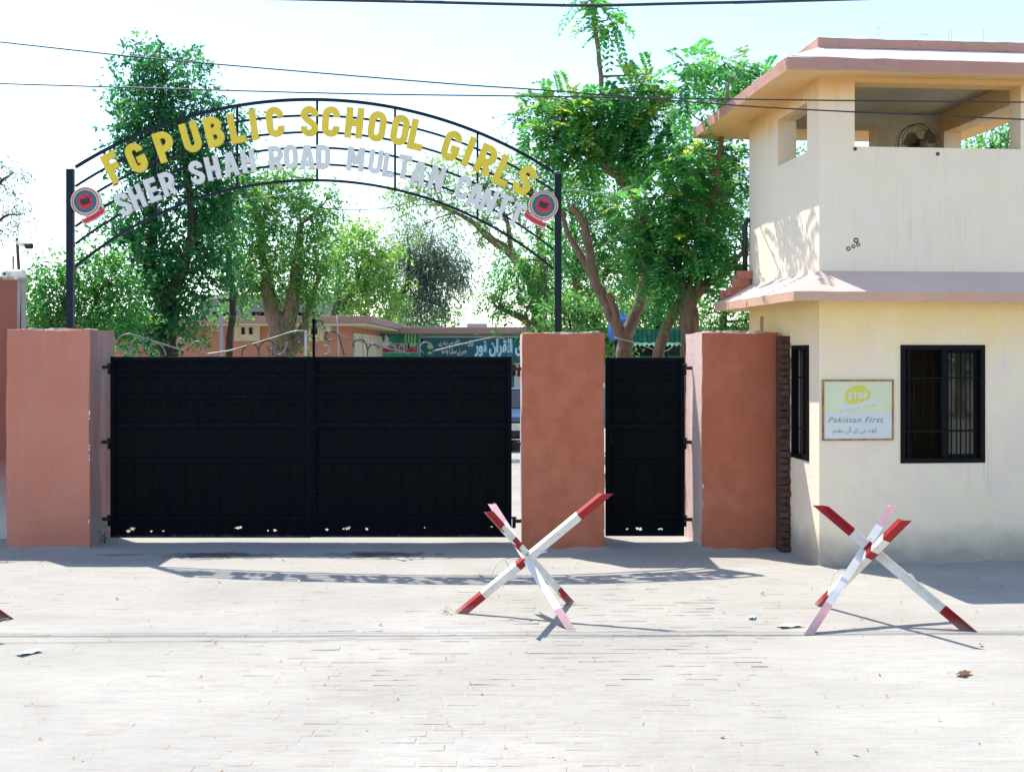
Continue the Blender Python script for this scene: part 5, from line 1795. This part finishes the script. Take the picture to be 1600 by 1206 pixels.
def tree(name, label, Y, limbs, clumps, mat, barkm, size=0.06, dens=60, per=18, wratio=0.5, mode='leaf', droop=0.3, tint=0.4, group=None, dspread=1.0, twig=True, cat='tree'):
    """limbs: lists of (px, py, dY, radius m); clumps: (px, py, rx px, ry px[, dY[, depth m]]) as seen from the street, at distance Y"""
    b = limbs[0][0]
    bx = W(b[0], b[1], Y + b[2]).x
    root = empty(name, (bx, Y, 0), label, cat, group)
    o = Vector((bx, Y, 0))
    tr = MB()
    nodes_ = []
    for li, lb in enumerate(limbs):
        pts = [W(a, c, Y + d) - o for a, c, d, _ in lb]
        if li == 0:
            pts = [Vector((pts[0].x, pts[0].y, -0.05))] + pts
            rs = [lb[0][3] * 1.25] + [q[3] for q in lb]
        else:
            rs = [q[3] for q in lb]
        sm = catmull(pts, 6)
        rad = np.interp(np.linspace(0, len(rs) - 1, len(sm)), np.arange(len(rs)), rs)
        rad = [q * (1 + 0.07 * math.sin(i * 2.1 + li)) for i, q in enumerate(rad)]
        sm = [p + Vector((math.sin(i * 1.3 + li), math.cos(i * 1.7), 0)) * rad[i] * 0.12 for i, p in enumerate(sm)]
        tr.tube(sm, rad, 9)
        nodes_ += [(p, r_) for p, r_ in zip(sm, rad)]
    cl = []
    k = Y / FPX
    rr = random.Random(int(b[0] * 7 + Y))
    for q in clumps:
        px, py, rx, rz = q[:4]
        dY = q[4] if len(q) > 4 else rr.uniform(-0.5, 0.5) * dspread * rx * k
        yy = Y + dY
        p = W(px, py, yy) - o
        dep = q[5] if len(q) > 5 else (rx + rz) / 2 * k * 0.9
        cl.append((p.x, p.y, p.z, rx * k, dep, rz * k))
        if twig and nodes_:
            best = min(nodes_, key=lambda n_: (n_[0] - p).length + (3 if n_[0].z > p.z + 0.3 else 0))
            a = best[0]
            mid = a.lerp(p, 0.5) + Vector((rr.uniform(-1, 1), rr.uniform(-1, 1), rr.uniform(-0.3, 0.8))) * (p - a).length * 0.12
            r0 = min(best[1] * 0.6, 0.02 + 0.018 * (p - a).length)
            tr.tube(catmull([a, mid, p], 5), list(np.linspace(r0, 0.006, 11)), 6)
            for _ in range(4):
                e = p + Vector((rr.gauss(0, 0.5) * rx * k, rr.gauss(0, 0.5) * dep, rr.gauss(0.1, 0.5) * rz * k))
                tr.tube(catmull([mid.lerp(p, 0.5), mid.lerp(e, 0.7), e], 3), [r0 * 0.45, r0 * 0.4, r0 * 0.35, r0 * 0.3, r0 * 0.2, r0 * 0.12, 0.003], 5)
    if tr.v:
        tr.build('trunk', barkm, root)
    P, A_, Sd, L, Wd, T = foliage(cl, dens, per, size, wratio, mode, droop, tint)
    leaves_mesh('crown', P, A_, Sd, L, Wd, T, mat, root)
    return root


# the tall dark tree behind the left gate leaf
tree('broadleaf_tree', 'tall dense dark green tree behind the left gate leaf, under the arch', 19,
     [[(262, 640, 0, .17), (262, 540, 0, .15), (255, 470, 0, .14), (225, 410, 0.1, .11), (205, 370, 0.2, .08)],
      [(258, 480, 0, .12), (285, 420, -.2, .10), (300, 360, -.2, .07), (290, 250, 0, .05)],
      [(235, 430, 0, .09), (240, 330, 0, .07), (245, 220, 0, .05), (255, 120, 0, .02)]],
     [(250, 88, 30, 20), (228, 100, 20, 20), (275, 105, 32, 26), (240, 125, 34, 24), (205, 150, 22, 14), (215, 175, 30, 18), (250, 155, 40, 34), (300, 150, 30, 28), (232, 190, 34, 30), (280, 195, 46, 36), (325, 178, 30, 18), (352, 172, 20, 10), (195, 205, 18, 14), (360, 215, 18, 16), (190, 240, 20, 18),
      (225, 232, 30, 30), (265, 250, 44, 38), (315, 232, 40, 36), (345, 262, 34, 34), (230, 290, 36, 36), (285, 310, 48, 40), (335, 320, 38, 40), (205, 330, 28, 28), (180, 355, 24, 20),
      (225, 370, 42, 36), (290, 375, 48, 38), (335, 390, 30, 36), (250, 420, 46, 36), (305, 430, 34, 34), (215, 455, 44, 36), (275, 475, 46, 38), (220, 510, 46, 30), (278, 508, 30, 28)],
     'leaf_deep', 'bark_dark', 0.10, 60, 22, 0.44, 'leaf', 0.45, 0.42)
tree('leafy_shrub', 'bushy green shrub beside the left post of the arch', 17.2,
     [[(120, 640, 0, .06), (118, 540, 0, .05), (100, 470, 0, .03)], [(120, 540, 0, .04), (150, 470, 0, .03)]],
     [(70, 440, 30, 26), (110, 425, 30, 24), (60, 475, 26, 26), (95, 470, 34, 28), (140, 450, 34, 34), (165, 410, 26, 24), (185, 440, 26, 34), (75, 505, 36, 26), (120, 505, 40, 30), (165, 495, 36, 34), (130, 400, 16, 14), (55, 450, 14, 14), (190, 490, 26, 36)],
     'leaf_mid', 'bark_dark', 0.085, 95, 20, 0.4, 'leaf', 0.5, 0.38, cat='shrub')
tree('broadleaf_tree', 'pale fresh green tree with forked grey trunk in front of the pink school', 24,
     [[(438, 640, 0, .30), (440, 560, 0, .27), (440, 525, 0, .25), (425, 480, 0, .17), (415, 430, 0, .11), (405, 350, 0, .05)],
      [(442, 530, 0, .2), (455, 480, 0, .16), (462, 430, 0, .11), (470, 350, 0, .06)], [(445, 556, 0, .16), (468, 530, 0, .13), (480, 490, .2, .08), (500, 430, .3, .04)]],
     [(390, 290, 36, 26), (430, 285, 40, 24), (470, 300, 34, 24), (370, 330, 40, 34), (420, 330, 44, 34), (470, 345, 40, 34), (505, 330, 18, 20), (385, 385, 40, 36), (435, 390, 44, 36), (485, 395, 32, 34), (370, 430, 26, 28),
      (405, 440, 36, 30), (455, 440, 40, 32), (495, 440, 26, 30), (470, 468, 28, 18), (385, 458, 18, 16), (350, 360, 20, 40), (478, 515, 8, 14), (365, 270, 24, 16), (520, 300, 10, 10)],
     'leaf_fresh', 'bark_brown', 0.095, 62, 20, 0.45, 'leaf', 0.35, 0.45)
tree('slim_tree', 'slim young tree with thin dark trunk beside the white pole', 20.5,
     [[(355, 640, 0, .07), (358, 540, 0, .065), (364, 470, 0, .06), (357, 400, 0, .045), (352, 330, 0, .02)]],
     [(352, 385, 20, 20), (345, 420, 16, 18), (368, 410, 16, 20), (342, 470, 12, 14), (356, 350, 18, 20)],
     'leaf_fresh', 'bark_dark', 0.08, 45, 16, 0.45, 'leaf', 0.4, 0.35)
tree('broadleaf_tree', 'light yellow green rounded tree behind the school roof', 46,
     [[(525, 640, 0, .25), (525, 500, 0, .2), (530, 430, 0, .1)], [(526, 500, 0, .12), (560, 430, 0, .08)]],
     [(540, 375, 34, 24), (575, 385, 34, 26), (525, 410, 34, 28), (565, 420, 40, 30), (600, 420, 26, 28), (530, 450, 36, 28), (575, 460, 40, 28), (610, 455, 22, 24), (540, 485, 34, 18), (585, 490, 36, 18), (610, 395, 14, 14), (550, 352, 14, 10)],
     'leaf_fresh', 'bark_grey', 0.17, 17, 20, 0.5, 'leaf', 0.3, 0.7)
tree('feathery_tree', 'wispy grey green tree leaning right behind the school roof', 49,
     [[(602, 640, 0, .3), (603, 515, 0, .24), (622, 470, 0, .2), (645, 430, 0, .13), (660, 400, 0, .07)], [(635, 450, 0, .12), (640, 400, 0, .08), (636, 372, 0, .04)], [(628, 462, 0, .1), (665, 470, 0, .05), (690, 480, 0, .03)]],
     [(640, 372, 34, 16), (675, 378, 32, 18), (700, 398, 28, 20), (655, 400, 34, 20), (690, 420, 30, 22), (715, 425, 14, 18), (660, 430, 26, 18), (625, 395, 20, 20), (680, 452, 24, 20), (650, 470, 30, 18), (690, 470, 14, 14), (640, 490, 26, 14)],
     'leaf_grey', 'bark_dark', 0.26, 27, 26, 0.15, 'leaf', 0.9, 0.4)
tree('low_bush', 'low green bush rising over the school roof beside the leaning trunk', 52,
     [[(650, 640, 0, .1), (650, 520, 0, .06)]], [(640, 505, 26, 12), (668, 500, 26, 14), (690, 508, 16, 10), (615, 500, 20, 14)],
     'leaf_mid', 'bark_dark', 0.2, 16, 18, 0.5, 'leaf', 0.3, 0.4, cat='bush')
# feathery pale tree in the middle distance, right half of the arch
tree('feathery_tree', 'pale feathery tree with long limb reaching left beneath the arch', 27,
     [[(842, 640, 0, .2), (842, 520, 0, .18), (835, 450, 0, .15), (800, 398, 0, .12), (765, 372, 0, .09), (735, 345, 0, .06), (690, 322, 0, .03)],
      [(835, 450, 0, .12), (845, 380, 0, .09), (830, 300, 0, .05)], [(800, 398, 0, .07), (790, 340, 0, .05), (760, 290, 0, .03)]],
     [(640, 290, 26, 16), (670, 270, 30, 20), (700, 262, 32, 20), (650, 320, 28, 18), (690, 310, 34, 20), (735, 285, 34, 22), (725, 330, 30, 18), (770, 265, 30, 24), (775, 305, 30, 24), (805, 245, 26, 20), (810, 285, 30, 26), (660, 352, 22, 12),
      (700, 345, 20, 12), (755, 345, 24, 16), (805, 330, 26, 24), (840, 260, 24, 24), (840, 310, 26, 30), (790, 370, 24, 16), (625, 305, 12, 10), (745, 385, 14, 8)],
     'leaf_pale', 'bark_brown', 0.105, 34, 22, 0.36, 'leaf', 0.45, 0.55)
tree('broadleaf_tree', 'bright green tree with low branch beside the right arch post', 23,
     [[(845, 640, 0, .16), (846, 520, 0, .13), (848, 450, 0, .1), (850, 400, 0, .06)], [(846, 525, 0, .09), (815, 497, 0, .07), (780, 482, 0, .04)]],
     [(805, 410, 26, 22), (840, 400, 30, 26), (875, 380, 26, 30), (820, 445, 30, 26), (855, 440, 30, 28), (790, 440, 16, 16), (765, 462, 22, 10), (790, 470, 24, 14), (825, 478, 26, 18), (855, 480, 26, 24), (770, 478, 14, 8), (830, 505, 20, 12)],
     'leaf_mid', 'bark_brown', 0.085, 72, 20, 0.42, 'leaf', 0.5, 0.5)

# two big feathery trees behind the wicket gate
tree('feathery_tree', 'forked brown tree behind the wicket gate with a bare shoot rising above the cables', 16.8,
     [[(976, 640, 0, .125), (976, 560, 0, .12), (978, 525, 0, .115), (996, 482, 0, .085), (1008, 430, 0, .085), (1012, 380, .1, .09), (1004, 335, .1, .09), (975, 285, 0, .085), (945, 258, 0, .08), (925, 245, 0, .05)],
      [(977, 530, 0, .10), (958, 500, 0, .09), (946, 470, 0, .085), (930, 440, 0, .075), (922, 400, 0, .07), (912, 350, 0, .06), (893, 322, 0, .04)],
      [(968, 515, -.05, .06), (958, 478, -.1, .055), (950, 458, -.1, .05)], [(930, 440, 0, .06), (905, 395, .1, .05), (885, 360, .2, .04), (880, 330, .2, .03)],
      [(962, 270, 0, .05), (985, 240, 0, .04), (1002, 222, 0, .025)], [(948, 258, 0, .05), (943, 215, 0, .04), (941, 170, 0, .036), (938, 110, 0, .034), (931, 50, 0, .032), (927, 10, 0, .028), (925, -30, 0, .02)]],
     [(850, 165, 36, 22, .4), (825, 190, 22, 22, .3), (885, 160, 34, 24), (870, 190, 30, 24), (910, 178, 30, 26), (900, 205, 36, 26), (880, 235, 30, 24), (925, 225, 36, 28), (960, 200, 34, 28), (965, 160, 32, 24), (1000, 145, 34, 28),
      (1010, 120, 26, 14), (990, 180, 36, 26), (1025, 165, 26, 26), (1020, 195, 30, 24), (950, 242, 30, 22), (985, 225, 30, 22), (905, 258, 24, 16), (1015, 225, 26, 20), (1030, 250, 30, 24), (985, 255, 24, 16), (860, 215, 20, 16),
      (955, 30, 8, 14), (945, 45, 5, 8), (925, 0, 16, 6), (905, -2, 12, 5), (940, 12, 6, 6)],
     'leaf_mid', 'bark_brown', 0.092, 100, 18, 0.57, 'frond', 0.65, 0.56)
tree('feathery_tree', 'multi stemmed brown tree with dense dark hanging crown beside the guard tower', 15.6,
     [[(1076, 640, 0, .11), (1076, 560, 0, .10), (1074, 510, 0, .10), (1072, 470, 0, .11), (1062, 430, 0, .06), (1055, 380, 0, .05), (1050, 330, 0, .04)],
      [(1074, 480, 0, .08), (1092, 440, 0, .05), (1095, 400, 0, .045), (1110, 340, 0, .04), (1130, 200, 0, .03), (1140, 120, 0, .015)],
      [(1080, 475, 0, .06), (1105, 445, 0, .05), (1135, 425, 0, .045), (1160, 395, 0, .03)],
      [(1026, 640, .2, .085), (1030, 550, .2, .08), (1045, 505, .15, .075), (1062, 472, .1, .07)],
      [(1083, 560, -.03, .06), (1086, 500, -.03, .06), (1078, 462, -.03, .05), (1080, 420, 0, .04)],
      [(1115, 330, 0, .03), (1118, 290, .1, .03), (1112, 270, .1, .03)]],
     [(1098, 92, 18, 12, 0.6), (1130, 95, 26, 14), (1160, 110, 20, 18, 1.0), (1082, 98, 20, 14, -1.7), (1145, 135, 30, 22, 1.2), (1170, 140, 20, 18, 1.3), (1066, 125, 20, 14, -1.3), (1120, 165, 30, 22, 1.3), (1155, 168, 22, 18, 1.3), (1190, 118, 12, 10, 1.2), (1068, 165, 20, 14, -1.0),
      (1060, 230, 26, 26, 0.2), (1100, 240, 34, 26, 0.8), (1140, 235, 30, 24, 1.0), (1075, 270, 34, 26), (1120, 280, 36, 28, 0.8), (1152, 275, 18, 30, 1.0), (1040, 300, 30, 26), (1085, 315, 40, 30), (1130, 325, 34, 30, 0.8), (1010, 330, 30, 28), (1050, 345, 40, 32),
      (1095, 360, 40, 32), (1140, 365, 26, 30, 0.8), (1005, 370, 30, 28), (1040, 385, 36, 28), (1080, 395, 34, 24), (1115, 395, 34, 24), (1000, 405, 24, 20), (1040, 420, 26, 22), (1070, 425, 18, 16), (1150, 400, 16, 18), (1045, 445, 16, 18)],
     'leaf_mid', 'bark_brown', 0.092, 104, 18, 0.54, 'frond', 0.65, 0.4)
# background greenery on the right
tree('broadleaf_tree', 'broad sunlit green tree filling the view behind the forked trunk', 27,
     [[(905, 640, 0, .16), (905, 520, 0, .14), (900, 430, 0, .1), (895, 340, 0, .05)], [(905, 500, 0, .1), (950, 420, 0, .06)]],
     [(885, 275, 26, 26), (870, 320, 24, 26), (915, 300, 34, 28), (950, 290, 34, 28), (890, 355, 30, 28), (930, 350, 36, 30), (970, 330, 34, 30), (960, 385, 40, 30), (915, 400, 36, 30), (880, 410, 26, 28), (990, 380, 34, 34), (940, 435, 40, 30), (985, 430, 36, 32), (900, 450, 34, 26), (1015, 440, 30, 36)],
     'leaf_fresh', 'bark_brown', 0.10, 50, 20, 0.45, 'leaf', 0.5, 0.5)
tree('leafy_bush', 'sunlit light green bush between the red pillar and the forked tree', 21,
     [[(915, 640, 0, .05), (915, 540, 0, .04)], [(895, 560, 0, .03), (890, 500, 0, .02)]],
     [(880, 470, 24, 22), (915, 465, 28, 22), (870, 500, 22, 24), (905, 500, 30, 26), (940, 500, 26, 26), (885, 535, 30, 22), (925, 535, 30, 24), (955, 530, 16, 24), (940, 470, 18, 16)],
     'leaf_fresh', 'bark_dark', 0.085, 70, 20, 0.5, 'leaf', 0.5, 0.35, cat='bush')
tree('broadleaf_tree', 'light green tree behind the green canopy and the wicket gate', 30,
     [[(1030, 640, 0, .14), (1030, 520, 0, .11), (1030, 470, 0, .06)]],
     [(990, 475, 30, 26), (1025, 470, 34, 26), (1060, 480, 30, 26), (1000, 500, 34, 18), (1040, 500, 34, 18), (970, 495, 20, 20), (1070, 505, 24, 18), (1040, 440, 30, 26)],
     'leaf_mid', 'bark_dark', 0.11, 46, 20, 0.45, 'leaf', 0.5, 0.5)
tree('broadleaf_tree', 'bright green drooping tree just left of the tower behind the red pillar', 22,
     [[(1130, 640, 0, .12), (1130, 540, 0, .1), (1130, 470, 0, .05)]],
     [(1110, 455, 24, 20), (1140, 450, 26, 22), (1165, 465, 20, 30), (1105, 490, 26, 24), (1140, 490, 30, 26), (1115, 520, 30, 18), (1155, 515, 26, 22), (1160, 430, 14, 20), (1180, 500, 18, 30), (1100, 300, 60, 90, 2.5, 0.8)],
     'leaf_fresh', 'bark_dark', 0.075, 75, 18, 0.42, 'leaf', 0.7, 0.3)
tree('broadleaf_tree', 'distant green tree seen past the right side of the tower lookout', 24,
     [[(1570, 640, 0, .15), (1570, 420, 0, .12), (1572, 280, 0, .07)]],
     [(1545, 215, 26, 18), (1575, 205, 30, 22), (1610, 200, 34, 28), (1560, 245, 40, 26), (1610, 250, 40, 30), (1590, 300, 60, 40), (1530, 240, 24, 20)],
     'leaf_mid', 'bark_dark', 0.09, 55, 18, 0.45, 'leaf', 0.4, 0.55)
tree('broadleaf_tree', 'green tree seen through the side opening of the tower lookout', 21,
     [[(1240, 640, 0, .12), (1240, 420, 0, .1), (1242, 300, 0, .06)]],
     [(1225, 240, 20, 14), (1250, 248, 22, 16), (1235, 275, 30, 20), (1265, 280, 26, 24), (1240, 320, 40, 30)],
     'leaf_mid', 'bark_dark', 0.08, 50, 18, 0.45, 'leaf', 0.4, 0.35)
tree('thin_tree', 'sparse grey green tree at the far left above the boundary wall', 25,
     [[(-40, 640, 0, .16), (-40, 480, 0, .13), (-30, 380, 0, .09), (-10, 300, 0, .05), (20, 270, 0, .02)], [(-30, 380, 0, .06), (5, 340, 0, .03), (35, 335, 0, .012)]],
     [(-20, 260, 30, 20), (10, 262, 22, 12), (25, 272, 18, 8), (-15, 300, 28, 22), (12, 300, 18, 14), (20, 325, 20, 12), (-10, 340, 26, 18), (30, 345, 14, 8), (5, 365, 12, 10), (-45, 320, 30, 50)],
     'leaf_grey', 'bark_dark', 0.085, 30, 18, 0.3, 'leaf', 0.7, 0.6)
# weeds at the foot of the salmon pillar and a fallen sprig on the street
tree('weed_clump', 'small weed growing at the foot of the salmon pillar', 14.0,
     [[(163, 845, 0, .006), (163, 830, 0, .004)]], [(162, 838, 6, 9, 0, 0.05), (166, 828, 5, 8, 0, 0.05), (158, 846, 6, 5, 0, 0.05)],
     'leaf_mid', 'bark_dark', 0.025, 260, 8, 0.4, 'leaf', 0.2, 0.3, twig=False, cat='weed')
tree('leaf_sprig', 'small green leafy sprig dropped beside the left foot of the nearer barrier', 10.2,
     [[(693, 956, 0, .003), (699, 954, 0, .002)]], [(693, 955, 9, 3, 0, 0.03), (698, 952, 5, 4, 0, 0.03)],
     'leaf_mid', 'bark_dark', 0.013, 170, 6, 0.45, 'leaf', 0.1, 0.35, twig=False, cat='sprig')
# trees across the street, mirrored in the tower window
tree('street_tree', 'round green tree on the opposite side of the street', 24, [[(800, 640, 0, .2), (800, 500, 0, .15)]],
     [(740, 430, 70, 50), (830, 420, 80, 60), (790, 350, 80, 50), (860, 490, 50, 40), (740, 530, 50, 40), (800, 540, 50, 40), (860, 570, 40, 40), (700, 590, 50, 30)], 'leaf_fresh', 'bark_brown', 0.16, 20, 16, 0.5, 'leaf', 0.4, 0.55).location = (21, -13, 0)

# ------------------------------------------------------------------ litter
n = 300
x = rng.uniform(-5.2, 5.2, n)
y = 6.2 + rng.random(n) ** 0.9 * 7.0
P = np.stack([x, y, gz(x, y) + 0.006 + rng.random(n) * 0.006], 1)
a = rng.random(n) * 2 * PI
A_ = unit(np.stack([np.cos(a), np.sin(a), rng.uniform(0, 0.5, n)], 1))
Sd = unit(np.cross(A_, np.stack([rng.normal(size=n) * 0.3, rng.normal(size=n) * 0.3, np.ones(n)], 1)))
L = rng.uniform(0.012, 0.034, n)
big = rng.random(n) < 0.12
L[big] *= 1.9
tag(leaves_mesh('leaf_litter', P, A_, Sd, L, L * 0.55, rng.random(n), 'leaf_dry', None), 'dry brown leaves scattered over the dusty street', 'litter', None, 'stuff')
# pebbles and crumbs of mortar
mb = MB()
r = random.Random(4)
for k in range(420):
    px, py = r.uniform(-5.5, 5.5), r.uniform(6.2, 13.3)
    s2 = r.uniform(0.003, 0.011)
    z = float(gz(px, py))
    vs = [(px + s2 * math.cos(j * PI / 2.5) * r.uniform(.7, 1.2), py + s2 * math.sin(j * PI / 2.5) * r.uniform(.7, 1.2), z - 0.002) for j in range(5)] + [(px, py, z + s2 * r.uniform(.5, .9))]
    mb.add(vs, [(j, (j + 1) % 5, 5) for j in range(5)])
tag(mb.build('loose_grit', 'cement'), 'small stones and crumbs lying on the street', 'grit', None, 'stuff')
for (px, py, s2, lab, m_) in ((45, 1021, 0.09, 'crumpled pale blue plastic scrap on the dusty street', 'scrap_blue'), (1175, 965, 0.06, 'bluish plastic scrap near the second barrier', 'scrap_blue'), (1232, 978, 0.10, 'white torn paper beside the foot of the second barrier', 'white'), (1505, 1054, 0.07, 'curled tan leaf lying near the street edge at the right', 'leaf_dry')):
    Yp = FPX * EYE / (py - 552)
    X = (px - 800) / FPX * Yp
    vs, fs = [], []
    for j in range(5):
        for i in range(5):
            u, v = i / 4 - 0.5, j / 4 - 0.5
            vs.append((u * s2 * 2, v * s2, 0.006 + 0.018 * abs(math.sin(i * 2.1 + j * 1.3)) * (0.4 + abs(u))))
    fs = [(j * 5 + i, j * 5 + i + 1, j * 5 + i + 6, j * 5 + i + 5) for j in range(4) for i in range(4)]
    o = MB().add(vs, fs, 0, True).build('litter_scrap', m_)
    o.location = (X, Yp, float(gz(X, Yp)) + 0.004)
    o.rotation_euler = (0, 0, px * 0.37)
    tag(o, lab, 'litter')
